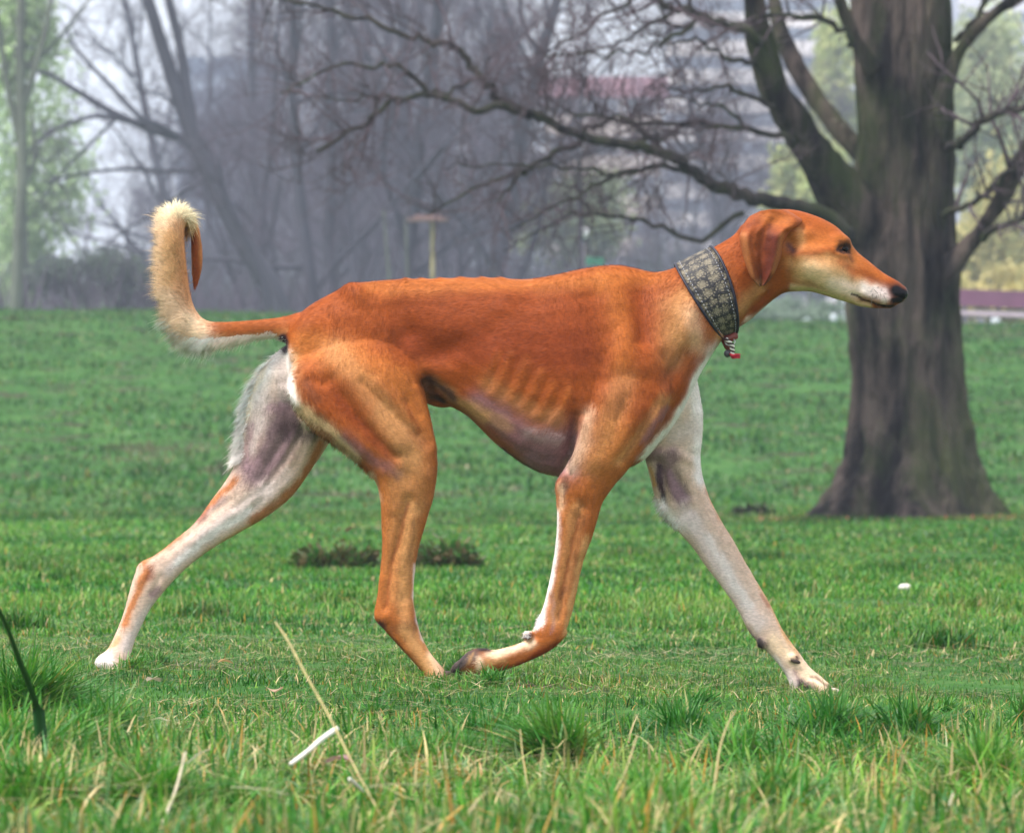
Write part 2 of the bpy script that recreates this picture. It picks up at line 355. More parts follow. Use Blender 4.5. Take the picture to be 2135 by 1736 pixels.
# ---- relief, near side (mm, + swells)
NEAR = [
 # ribs
 ([(1098,760),(1085,800),(1070,832)],7,1.7),([(1126,785),(1112,815),(1098,842)],7,1.6),([(1156,800),(1142,835),(1125,865)],7,1.5),([(1065,745),(1050,785),(1030,822)],7,1.5),
 ([(1035,740),(1018,775),(1000,805)],7,1.2),([(1185,815),(1170,850),(1152,885)],7,1.2),([(1112,690),(1100,750)],8,.7),([(1145,700),(1130,770)],8,.7),([(1080,680),(1068,735)],8,.6),
 ([(1112,772),(1098,806),(1082,840)],5,-1.5),([(1142,792),(1127,826),(1110,858)],5,-1.4),([(1082,752),(1066,794),(1048,830)],5,-1.4),([(1050,742),(1033,780),(1014,814)],5,-1.2),([(1172,808),(1157,844),(1138,876)],5,-1.2),
 ([(1010,700),(960,760),(985,800)],26,-2.5),
 # back muscle, last rib arch, loin
 ([(1050,640),(1070,612),(1120,598),(1190,592),(1250,580)],14,2.0),([(1040,670),(1030,700)],18,-1.5),
 ([(770,615),(860,608),(960,604),(1040,606)],16,1.6),
 ([(860,700),(905,725),(950,720)],(28,22),-5.0),([(885,745),(930,745)],16,-3.0),([(830,650),(850,690)],20,-2.0),
 # hip bone and croup
 ([(724,598),(745,612)],15,4.0),([(748,610),(790,640),(812,690)],16,2.0),([(700,640),(690,690)],25,-2.0),([(640,680),(615,725)],18,2.5),([(720,690),(770,720)],24,-1.8),
 # thigh
 ([(700,740),(790,760),(850,790)],34,1.3),([(690,790),(712,826),(748,874),(790,920),(826,952)],(14,8),-3.6),([(722,800),(770,862),(822,925)],18,1.4),
 ([(754,795),(800,845),(850,890),(890,925)],8,-2.2),([(790,800),(840,850),(872,890)],12,2.0),([(844,836),(860,866),(876,900)],6,-2.2),([(868,810),(893,880),(900,930)],8,2.2),
 ([(620,752),(632,800),(660,850)],16,2.5),([(640,790),(672,800)],10,-1.8),([(600,812),(622,838)],9,2.6),([(650,830),(700,880),(750,935)],14,1.8),
 ([(900,930),(906,965),(895,990)],14,2.0),([(848,950),(850,990)],16,-1.6),([(800,985),(815,1060)],10,1.5),
 ([(852,1040),(838,1090),(828,1135),(814,1180),(806,1230),(803,1268)],(9,6),-2.8),([(868,1080),(852,1150),(842,1230)],10,1.2),([(835,1200),(840,1280)],6,-1.2),
 ([(790,1200),(786,1262)],6,1.2),([(790,1288)],10,1.8),([(810,1300),(845,1345)],5,-1.0),([(848,1262),(852,1300)],8,1.3),
 # shoulder blade
 ([(1272,588),(1290,640),(1300,700),(1298,760)],20,2.2),([(1335,608),(1340,660),(1340,706)],(20,14),-3.4),([(1235,620),(1245,700),(1255,790)],20,-1.8),
 ([(1385,630),(1380,700)],20,1.8),([(1440,640),(1432,690)],14,3.0),([(1300,775),(1345,800),(1350,830)],(22,18),-2.8),([(1425,735),(1405,770),(1385,800)],(12,14),-2.6),
 ([(1375,725),(1350,760)],16,2.0),([(1395,810)],24,3.0),([(1270,830),(1250,890),(1225,950)],24,2.8),([(1330,850),(1300,910),(1265,960)],16,2.0),([(1368,845),(1335,905),(1298,960)],9,-1.8),([(1305,830),(1290,870)],10,-1.5),
 ([(1198,868),(1196,905),(1186,945),(1176,975)],(8,7),-5.5),([(1216,880),(1206,930),(1190,970)],9,2.2),
 ([(1172,1008)],10,2.2),([(1186,990),(1180,1015)],6,-2.4),([(1208,1040),(1214,1060)],8,-1.8),([(1225,1010),(1215,1035)],9,1.6),([(1235,1030),(1228,1090),(1212,1150)],8,1.6),
 ([(1205,1075),(1196,1120),(1184,1180),(1172,1240),(1166,1290)],(7,5),-2.2),([(1172,1080),(1165,1160),(1150,1230)],8,1.1),([(1176,1215),(1160,1290)],4,-1.0),([(1165,1322)],12,1.2),
 ([(1130,1345),(1085,1368),(1040,1388)],5,-1.0),
 # belly line / brisket
 ([(960,830),(1020,870),(1080,925)],14,1.6),([(1100,900),(1150,930)],24,1.2),([(890,800),(910,815)],14,-4.5),
 # neck
 ([(1545,560),(1540,610),(1535,650)],10,1.6),([(1572,628),(1556,660)],7,-2.0),([(1600,612),(1570,650),(1545,680)],6,-2.0),([(1390,590),(1440,590)],14,1.2),([(1405,650),(1450,700)],16,1.6),
 # head
 ([(1660,528),(1700,524),(1740,520)],8,2.2),([(1660,500),(1700,498),(1725,500)],14,-2.2),([(1748,498),(1768,502)],7,2.6),([(1746,520),(1758,518),(1772,522)],5,-3.2),
 ([(1752,536),(1768,545)],8,-1.6),([(1775,560),(1810,580),(1840,598)],8,-1.5),([(1700,565),(1735,580)],18,2.0),([(1650,580),(1680,590)],12,-1.4),([(1693,551)],4,1.5),([(1713,590)],4,1.0),
 ([(1776,611),(1790,619),(1805,628),(1825,636),(1846,640)],2.6,-2.6),([(1800,614),(1830,624),(1852,624)],8,1.6),([(1780,622),(1815,640)],6,-1.0),
 ([(1735,494),(1752,492),(1768,500)],6,1.6),([(1744,508),(1758,506),(1771,510)],3,1.4),([(1746,530),(1760,532),(1772,529)],3,1.2),([(1772,526),(1782,538),(1790,550)],5,-1.2),([(1668,540),(1700,556),(1728,560)],12,1.4),([(1640,545),(1640,590)],9,-1.6),([(1660,470),(1690,466)],6,-1.3),([(1700,478),(1730,486)],7,-1.0),([(1740,575),(1775,590)],6,-.9),([(1852,598),(1856,616)],3,-1.6),([(1640,498),(1650,512)],9,-4.0),([(1858,604),(1864,622)],3,-1.2),([(1886,611)],3,-1.8),
]
FARIN = [   # inner faces of the far legs, seen between the near ones
 ([(590,840),(600,900),(565,960),(540,1000)],10,-2.5),([(640,880),(600,950),(550,1020),(490,1060)],6,-2.0),([(655,905),(620,985),(560,1045)],8,1.6),([(560,860),(545,930)],16,2.0),([(540,1030),(470,1080),(400,1130)],7,1.6),
 ([(480,1040),(420,1090),(350,1150)],5,-1.6),([(525,1060),(545,1040)],8,-1.6),([(575,740),(545,790)],14,2.0),([(600,790),(585,830),(610,850)],12,-2.6),([(335,1200),(318,1236)],6,-1.6),([(305,1190),(290,1215)],7,1.4),
 ([(1375,965),(1385,1020),(1383,1050)],(9,6),-4.5),([(1345,950),(1400,940),(1440,960)],7,2.2),([(1400,980),(1430,1030)],(14,9),-3.2),([(1455,860),(1450,930)],12,2.0),([(1400,880),(1380,920)],14,-2.0),([(1405,1080),(1440,1060)],10,-1.0),
 ([(1445,1060),(1480,1110),(1530,1190),(1580,1270)],6,-1.2),([(1430,1090),(1500,1200),(1560,1300)],9,1.4),([(1490,1060),(1545,1150),(1600,1240)],7,1.2),([(1605,1310),(1640,1370)],5,-1.0),([(1645,1390),(1662,1412)],5,-1.4),
]
facing = np.clip(-N[:, 1] * 1.6, 0, 1)
near_side = np.clip((0.028 - V[:, 1]) / .02, 0, 1)
hgt = np.zeros(len(V))
for k_, (pts, r, a) in enumerate(NEAR): hgt += a * (1.15 if k_ < 15 else 1.75) * stroke(sx, sy, pts, tuple(1.2 * q for q in r) if isinstance(r, tuple) else 1.2 * r) * near_side
for pts, r, a in FARIN: hgt += a * 1.5 * stroke(sx, sy, pts, r) * (1 - near_side)
hgt = hgt[:, None]
for it in range(3): hgt = hgt + .6 * lap(hgt)
hgt = hgt[:, 0]
V += N * (hgt * facing * .001)[:, None]
# far side gets a mirrored, simpler version of the same muscles
mir = np.clip(N[:, 1] * 1.6, 0, 1); hm = np.zeros(len(V))
for pts, r, a in NEAR[:58]: hm += a * stroke(sx, sy, pts, r)
V += N * (hm * mir * .001 * np.clip(V[:, 1] / .02, 0, 1))[:, None]
# vertebrae along the top line
for q in (846, 880, 918, 962, 1006, 1046): V[:, 2] += .0022 * np.exp(-((sx - q) / 9) ** 2) * np.clip(N[:, 2], 0, 1) ** 3 * (np.abs(V[:, 1]) < .02) * (sy < 600)
V += N * (.0006 * fbm(V, 60, 2))[:, None]
for it in range(1): V += .3 * lap(V)
N = vnormals(V, F)

# ---- coat pigment, with relief shading painted into some strokes
def lin(r, g, b):
    c = np.array([r, g, b]) / 255.0
    return np.where(c <= .04045, c / 12.92, ((c + .055) / 1.055) ** 2.4)
RUST = lin(180, 86, 26); DARK = lin(156, 66, 20); ORNG = lin(208, 122, 54); TAN = lin(218, 164, 106); CREAM = lin(248, 216, 182); WHITE = lin(248, 240, 238)
MAUVE = lin(154, 117, 129); GREYW = lin(226, 208, 204); NAIL = lin(60, 46, 44); BLACK = lin(22, 20, 26); BROWN = lin(110, 64, 38); PLUM = lin(70, 44, 52)
C_NEAR = [
 # saddle: dark hair, plus flank shading painted into its colour
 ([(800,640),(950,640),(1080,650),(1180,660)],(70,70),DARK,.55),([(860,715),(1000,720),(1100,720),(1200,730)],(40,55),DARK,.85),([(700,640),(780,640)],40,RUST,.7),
 ([(770,600),(1250,585)],18,ORNG,.6),([(1250,575),(1400,580)],16,ORNG,.5),([(1275,590),(1290,640),(1298,700),(1296,750)],24,ORNG,.45),([(1340,610),(1345,700)],22,DARK,.5),  # light on the shoulder blade ridge and shade in its hollow painted in
 ([(1430,620),(1420,700),(1440,700)],26,TAN,.5),([(1440,650),(1460,720)],18,CREAM,.35),([(1340,790),(1360,850)],30,RUST,.6),([(1425,740),(1385,800)],14,BROWN,.4),
 # lower ribs, brisket: thin coat over mauve skin
 ([(1000,840),(1060,885),(1110,925),(1180,930)],(24,44),MAUVE,.70),([(1110,960),(1185,970)],26,MAUVE,.75),([(900,800),(960,835),(1010,870)],12,TAN,.7),([(990,845),(1060,890)],12,TAN,.45),([(1050,935),(1085,965),(1120,985)],5,PLUM,.8),
 ([(900,800),(950,830)],9,PLUM,.75),([(888,795),(900,826),(925,838)],(13,6),BLACK,.9),([(1100,900),(1170,915)],12,GREYW,.25),  # flank hollow painted black, its shade put into the coat colour
 ([(1195,875),(1190,960)],9,PLUM,.5),  # shaded crease behind the upper arm painted dark
 # rump and thigh
 ([(640,720),(740,745),(840,800),(890,900)],(36,34),ORNG,.75),([(800,860),(860,940),(870,1040)],30,TAN,.38),([(612,742),(605,790),(615,835)],(16,16),TAN,.7),([(602,800),(610,815)],9,CREAM,.8),
 ([(612,838),(650,868),(700,905),(742,950)],(15,9),lin(236,204,160),.75),([(770,990),(792,1040)],7,CREAM,.6),([(600,740),(602,790),(614,835)],11,WHITE,.9),([(640,795),(660,830)],10,BROWN,.45),([(700,822),(745,880),(805,940)],9,DARK,.6),  # includes the thigh groove, its shade painted as a dark stroke
 ([(720,910),(780,960),(830,985)],12,MAUVE,.45),([(850,890),(885,925)],12,BROWN,.25),
 ([(800,1010),(815,1150),(800,1270)],(22,12),ORNG,.5),([(860,1060),(845,1200),(845,1290),(905,1390)],(18,14),TAN,.55),([(866,1180),(864,1260),(880,1330)],4,WHITE,.7),([(790,1296),(800,1306)],5,PLUM,.8),([(815,1310),(850,1300)],9,BROWN,.35),
 ([(810,1320),(850,1370),(880,1410)],6,BROWN,.55),([(900,1370),(925,1410)],12,CREAM,.65),([(860,1330),(868,1290)],4,BROWN,.4),
 # upper arm and fore leg
 ([(1230,860),(1215,930),(1190,975)],14,CREAM,.45),([(1290,900),(1260,960)],30,ORNG,.7),([(1385,830),(1330,910),(1290,960)],12,TAN,.5),([(1390,850),(1345,915)],6,MAUVE,.5),
 ([(1180,1000),(1178,1020)],7,BROWN,.7),([(1208,1045),(1216,1055)],8,BROWN,.5),([(1168,1015),(1170,1060)],8,CREAM,.5),([(1162,1070),(1158,1150),(1140,1230),(1122,1300)],(7,9),WHITE,.95),
 ([(1190,1060),(1185,1150),(1165,1240)],9,ORNG,.5),([(1215,1080),(1200,1160),(1180,1230)],8,BROWN,.35),([(1222,1120),(1195,1240),(1180,1320)],8,TAN,.8),([(1155,1240),(1150,1310)],4,MAUVE,.6),([(1165,1342),(1145,1352),(1110,1366)],7,DARK,.85),
 ([(1140,1362),(1060,1394),(1000,1403)],7,DARK,.65),([(1110,1338),(1060,1356),(1020,1364)],8,CREAM,.95),([(1050,1375),(1000,1385)],9,TAN,.7),
 ([(1098,1324),(1104,1328)],7,NAIL,.95),([(1100,1314),(1112,1312)],5,CREAM,.8),([(1002,1349),(1018,1350)],8,NAIL,.98),([(985,1362),(960,1378),(942,1400)],(17,14),lin(104,88,80),1.0),([(955,1394),(942,1402)],8,NAIL,.9),([(972,1364),(956,1386)],2.5,BLACK,.7),([(988,1358),(976,1382)],3,TAN,.6),([(1000,1372),(998,1392)],7,CREAM,.9),  # pads and fur; groove shade between the toes painted as a dark line
 # golden areas; lit rib crests and groove shade painted into the coat
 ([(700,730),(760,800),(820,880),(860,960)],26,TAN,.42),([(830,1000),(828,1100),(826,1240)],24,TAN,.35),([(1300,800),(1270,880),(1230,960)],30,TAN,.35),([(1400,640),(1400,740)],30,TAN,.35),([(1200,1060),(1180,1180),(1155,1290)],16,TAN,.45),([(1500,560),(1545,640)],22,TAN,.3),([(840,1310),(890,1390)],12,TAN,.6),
 ([(1020,800),(1060,830),(1120,860),(1160,870)],20,TAN,.30),([(1100,745),(1086,790),(1068,832)],(7,11),ORNG,.20),([(1130,772),(1116,806),(1098,845)],(7,11),ORNG,.20),([(1158,795),(1146,828),(1128,862)],(7,11),ORNG,.20),([(1066,735),(1054,772),(1036,812)],(7,11),ORNG,.16),([(1040,735),(1024,770),(1006,802)],(5,9),ORNG,.2),([(1186,812),(1172,850)],8,ORNG,.25),  # lit rib crests painted as lighter streaks over the relief
 ([(850,1050),(836,1100),(826,1140),(812,1185),(804,1262)],4,DARK,.45),([(868,1075),(850,1160)],3,BROWN,.2),([(1206,1080),(1194,1130),(1182,1190),(1170,1245)],4,DARK,.5),([(1178,1225),(1164,1290)],3,BROWN,.4),([(696,800),(748,872),(812,944)],9,DARK,.25),([(844,836),(876,900)],4,DARK,.35),([(1368,850),(1300,955)],4,DARK,.3),([(878,1320),(905,1370)],4,CREAM,.5),([(905,1395),(930,1412)],3,BROWN,.4),([(1545,500),(1540,560)],6,DARK,.3),  # hair partings and groove shade painted dark on legs and thigh
 # neck, throat
 ([(1520,520),(1550,600)],26,RUST,.6),([(1545,640),(1585,600)],14,TAN,.5),([(1600,640),(1560,672),(1532,695)],5,WHITE,.5),([(1605,612),(1575,645)],7,DARK,.6),([(1450,560),(1400,580)],18,RUST,.5),([(1500,700),(1512,715)],14,TAN,.6),
 # chest blaze
 ([(1490,735),(1462,775),(1440,825),(1405,880),(1360,930),(1342,955)],(13,8),WHITE,.97),([(1495,720),(1480,735)],12,GREYW,.6),
 # head
 ([(1640,500),(1700,505),(1750,520)],40,ORNG,.6),([(1660,540),(1720,550),(1760,560)],22,TAN,.5),([(1760,500),(1800,545),(1840,580)],12,ORNG,.4),([(1600,450),(1680,455),(1740,485)],18,RUST,.3),([(1664,482),(1668,505)],9,TAN,.5),([(1640,525),(1690,525),(1735,522)],7,RUST,.7),([(1645,512),(1655,520)],7,PLUM,.8),
 ([(1670,570),(1720,565),(1745,575)],24,TAN,.65),([(1690,566),(1740,592),(1790,604)],(24,18),lin(236,206,166),.7),([(1735,594),(1780,608)],14,lin(255,226,214),.6),([(1650,600),(1700,605),(1760,622),(1810,640)],6,CREAM,.6),
 ([(1770,560),(1810,580),(1850,592)],8,RUST,.55),([(1752,545),(1765,555)],8,RUST,.5),([(1790,580),(1825,600)],9,TAN,.5),([(1805,600),(1840,618)],14,WHITE,.7),([(1825,605),(1848,610)],9,GREYW,.6),
 ([(1776,611),(1790,619),(1805,628),(1825,635),(1845,638),(1860,634)],2.4,BLACK,.95),([(1840,638),(1862,634)],3.2,BLACK,.9),([(1750,506),(1768,508)],3.5,BROWN,.6),
 ([(1755,519),(1763,519)],4.5,BLACK,1.0),([(1745,518),(1757,510),(1770,516),(1771,525),(1760,527),(1749,522)],2.8,BLACK,.9),([(1772,528),(1778,540)],4,BROWN,.5),([(1692,551)],3,TAN,.7),
]
for q in ((1812,606),(1818,612),(1826,608),(1834,614),(1824,618),(1815,600),(1838,606),(1830,600),(1842,618)): C_NEAR.append(([q], 1.9, NAIL, .55))
C_FARIN = [
 ([(575,725),(545,770),(525,820)],(24,28),WHITE,.97),([(590,760),(600,830)],18,GREYW,.8),([(545,830),(540,880)],24,GREYW,.7),([(560,740),(520,820),(503,890),(495,960)],9,lin(248,230,208),.8),
 ([(605,860),(575,930),(535,985)],(40,32),MAUVE,.8),([(520,890),(510,960)],14,MAUVE,.55),([(560,850),(600,850)],10,MAUVE,.5),([(650,900),(600,890)],22,PLUM,.55),([(545,870),(525,940)],7,GREYW,.5),
 ([(668,925),(640,990),(590,1040),(530,1085)],10,ORNG,.85),([(600,985),(560,1020)],12,GREYW,.5),([(560,1020),(480,1080),(400,1140),(350,1190)],(20,12),GREYW,.75),([(520,1060),(430,1120),(370,1170)],7,WHITE,.8),
 ([(490,1000),(430,1060),(370,1115),(300,1170)],(7,8),ORNG,.85),([(470,1040),(400,1090)],6,MAUVE,.4),([(545,1085),(440,1145)],5,TAN,.6),([(310,1185),(300,1210),(280,1250),(262,1300)],(10,8),ORNG,.85),([(320,1185),(312,1205)],7,DARK,.5),([(330,1230),(318,1240)],7,MAUVE,.6),
 ([(320,1260),(290,1310),(262,1350)],11,GREYW,.85),([(250,1330),(215,1366)],6,TAN,.7),([(225,1370),(205,1376)],12,WHITE,.9),
 ([(1450,800),(1458,870),(1455,930),(1462,1000)],(20,12),WHITE,.85),([(1400,900),(1440,890)],22,GREYW,.7),([(1360,950),(1400,950)],18,MAUVE,.75),([(1372,975),(1380,1045)],7,PLUM,.95),([(1390,980),(1420,1040)],14,MAUVE,.85),([(1412,980),(1432,1035)],8,PLUM,.35),
 ([(1356,975),(1366,1010)],3,TAN,.9),([(1375,1050),(1400,1085),(1440,1090)],(12,18),WHITE,.85),([(1430,1060),(1445,1070)],8,MAUVE,.5),
 ([(1430,1070),(1480,1140),(1530,1220),(1580,1300)],(22,16),GREYW,.80),([(1470,1110),(1560,1260)],8,WHITE,.45),([(1492,1050),(1545,1140),(1600,1240),(1630,1305),(1665,1360)],(7,8),TAN,.9),([(1475,1020),(1500,1075)],5,ORNG,.6),([(1585,1240),(1600,1265)],4,RUST,.5),
 ([(1587,1340)],10,BLACK,.97),([(1612,1335),(1650,1370),(1690,1405),(1725,1430)],(14,16),CREAM,.85),([(1660,1372)],6,BROWN,.8),([(1648,1376),(1655,1378)],4,NAIL,.6),([(1612,1370),(1650,1430)],6,WHITE,.6),([(1655,1398),(1660,1415)],6,MAUVE,.5),
 ([(1690,1408),(1728,1430)],2.4,BROWN,.6),([(1682,1420),(1712,1442)],2.4,BROWN,.5),([(206,1378),(236,1384)],2.4,BROWN,.45),([(1668,1424),(1676,1446)],(11,17),NAIL,1.0),([(1558,1315),(1570,1330)],6,MAUVE,.5),([(1640,1400),(1655,1425)],7,GREYW,.5),  # toe gaps drawn as dark lines, groove shade put into the coat
]
def coat(V, N, sx, sy):
    n = len(V); C = np.tile(RUST, (n, 1))
    body_far = V[:, 1] > .03
    # belly and inner faces are paler
    leg = (sy > 1000)
    ns = np.clip((0.030 - V[:, 1]) / .015, 0, 1)
    C = C * (1 - (ns * np.clip((sy - 850) / 150, 0, 1))[:, None] * .6) + ORNG * ((ns * np.clip((sy - 850) / 150, 0, 1))[:, None] * .6)
    wob = 1 + .18 * fbm(V, 45, 9)
    sxx = sx + 5 * vnoise(V, 70, 11); syy = sy + 5 * vnoise(V, 70, 12)
    A = C.copy(); B = np.tile(GREYW * .6 + TAN * .4, (n, 1))
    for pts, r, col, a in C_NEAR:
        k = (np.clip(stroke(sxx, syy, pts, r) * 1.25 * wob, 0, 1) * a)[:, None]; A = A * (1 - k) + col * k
    for pts, r, col, a in C_FARIN:
        k = (np.clip(stroke(sxx, syy, pts, r) * 1.35 * wob, 0, 1) * a)[:, None]; B = B * (1 - k) + col * k
    # inner faces (looking away from the camera on the near legs): whitish
    inner = np.clip(N[:, 1] * 2, 0, 1) * (V[:, 1] < .0) * (sy > 860)
    A = A * (1 - inner[:, None] * .8) + GREYW * inner[:, None] * .8
    outer_far = np.clip(N[:, 1] * 2 - .2, 0, 1) * (V[:, 1] > .03)
    B = B * (1 - outer_far[:, None]) + (ORNG * .6 + TAN * .4) * outer_far[:, None]
    edge = np.interp(sy, [700, 716, 745, 800, 850, 892, 930, 968, 1006, 1400], [560, 592, 598, 600, 614, 646, 700, 748, 780, 770])
    ns = ns * np.clip((sx - edge) / 5 + .5, 0, 1) ** (sy > 700)
    cl = np.interp(sy, [735, 775, 825, 880, 930, 955, 980], [1492, 1464, 1442, 1407, 1362, 1344, 1320])
    ns = ns * np.where((sy > 740) & (sy < 1100), np.clip((cl + 6 - sx) / 6 + .5, 0, 1), 1) * np.where((sy > 1100) & (sx > 1330), 0, 1)
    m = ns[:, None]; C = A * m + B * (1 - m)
    # tail: ruddy on top, cream feathers outside
    tl = ((sx < 600) & (sy < 745) & (sx < 590 + (700 - sy)))
    t1 = np.tile(lin(214, 142, 84), (n, 1))
    for pts, r, col, a in [([(600,665),(520,680),(440,682)],(24,14),RUST,.85),([(410,690),(370,655),(345,600),(338,520),(345,450)],(28,26),CREAM,.9),([(440,715),(395,728),(350,700),(325,640)],14,WHITE,.9),
                           ([(360,430),(385,440)],26,lin(240,224,184),1.0),([(360,500),(362,590)],16,lin(226,176,116),.65),([(404,492),(410,560),(408,600)],9,lin(170,84,36),1.0),([(398,480),(402,505)],7,DARK,.9),([(592,706),(520,706),(440,718)],(5,9),CREAM,.9)]:
        k = (np.clip(stroke(sx, sy, pts, r) * 1.3, 0, 1) * a)[:, None]; t1 = t1 * (1 - k) + col * k
    C[tl] = t1[tl]
    # dark skin under the tail, nose leather, scrotum with the shaded gap beside it painted black
    for pts, r, col in [([(590,704),(597,716),(595,732)],(8,6),PLUM),([(1868,606),(1882,613)],(14,13),BLACK),([(1862,626),(1876,626)],6,BLACK),([(655,878),(664,890)],(10,8),BLACK),([(634,866),(640,888)],8,lin(200,176,150))]:
        k = (np.clip(stroke(sx, sy, pts, r) * 1.6, 0, 1))[:, None]
        if col is PLUM or pts[0][0] < 1000: k = k * ((np.abs(V[:, 1]) < .045)[:, None])
        C = C * (1 - k) + col * k
    C = C * (1 + .10 * fbm(V, 30, 21) + .05 * vnoise(V, 160, 23))[:, None]
    lum = np.clip((C @ np.array([.3, .5, .2]) - .14) / .36, 0, 1)[:, None]
    return np.clip(C * (np.array([.61, .63, .70]) * (1 - lum) + .92 * lum), .004, .90)
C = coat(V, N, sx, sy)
gloss = np.clip(stroke(sx, sy, [(1868,606),(1884,614)], 12) * 1.6, 0, 1)

# eyes: two glossy balls set in the lids, part of the same mesh
bvh = BVHTree.FromPolygons([tuple(v) for v in V], [tuple(int(i) for i in f) for f in F])
def hit(px, py, far=False):
    o = Vector((0, -CAM_D, CAM_H)); t = Vector(P(px, py, 0)); d = (t - o).normalized()
    loc, nrm, idx, dist = bvh.ray_cast(o, d)
    return (np.array(loc), np.array(nrm)) if loc else (P(px, py, -.05), np.array([0, -1.0, 0]))

def dog_mat():
    m, nt, b = new_mat('dog_coat')
    a = nt.nodes.new('ShaderNodeAttribute'); a.attribute_name = 'col'
    g = nt.nodes.new('ShaderNodeAttribute'); g.attribute_name = 'gloss'
    tc = nt.nodes.new('ShaderNodeTexCoord'); n = nt.nodes.new('ShaderNodeTexNoise'); n.inputs['Scale'].default_value = 420; n.inputs['Detail'].default_value = 3
    mp = nt.nodes.new('ShaderNodeMapping'); mp.inputs['Scale'].default_value = (.35, 1, 1); nt.links.new(tc.outputs['Object'], mp.inputs['Vector'])
    nt.links.new(mp.outputs[0], n.inputs['Vector'])
    mr = nt.nodes.new('ShaderNodeMapRange'); mr.inputs[1].default_value = .3; mr.inputs[2].default_value = .7; mr.inputs[3].default_value = .82; mr.inputs[4].default_value = 1.18; nt.links.new(n.outputs['Fac'], mr.inputs[0])
    sc = nt.nodes.new('ShaderNodeVectorMath'); sc.operation = 'SCALE'; nt.links.new(a.outputs['Color'], sc.inputs[0]); nt.links.new(mr.outputs[0], sc.inputs['Scale'])
    nt.links.new(sc.outputs[0], b.inputs['Base Color'])
    r = nt.nodes.new('ShaderNodeMapRange'); r.inputs[3].default_value = .62; r.inputs[4].default_value = .22; nt.links.new(g.outputs['Fac'], r.inputs[0]); nt.links.new(r.outputs[0], b.inputs['Roughness'])
    b.inputs['Specular IOR Level'].default_value = .16
    b.inputs['Sheen Weight'].default_value = .0; b.inputs['Sheen Roughness'].default_value = .4
    bp = nt.nodes.new('ShaderNodeBump'); bp.inputs['Distance'].default_value = .0006; bp.inputs['Strength'].default_value = .5; nt.links.new(n.outputs['Fac'], bp.inputs['Height']); nt.links.new(bp.outputs[0], b.inputs['Normal'])
    return m
M_DOG = dog_mat()
dog = empty('dog', (0.0, 0.0, 0.0))
tag(dog, 'lean rust coloured hound with curled cream tail and wide patterned collar trotting across grass', 'dog')

allV = [V]; allQ = [F]; allT = []; allC = [C]; allG = [gloss]; nn = len(V)
def join(Vx, Qx, Tx, Cx, Gx):
    global nn
    allV.append(Vx); allC.append(np.broadcast_to(Cx, (len(Vx), 3))); allG.append(np.full(len(Vx), float(Gx)))
    if Qx is not None and len(Qx): allQ.append(np.asarray(Qx) + nn)
    if Tx is not None and len(Tx): allT.append(np.asarray(Tx) + nn)
    nn += len(Vx)
ep, en = hit(1760, 519)
for s in (1, -1):
    c = ep + np.array([-.0008, .0030, -.0003]); c[1] *= s
    join(*ellipsoid(c, (.0078, .0070, .0062), 16), lin(16, 10, 9), 1.0)
# nails
for (px, py, y) in ((1741, 1438, .050), (1738, 1449, .044), (1742, 1447, .068), (1000, 1452, -.06), (996, 1454, -.075), (938, 1404, -.078), (935, 1402, -.066), (312, 1424, .06), (1658, 1378, .044)):
    join(*ellipsoid(P(px, py, y), (.009, .003, .0035), 8, math.radians(-15)), lin(190, 176, 160) if px > 1700 else lin(70, 58, 52), .6)

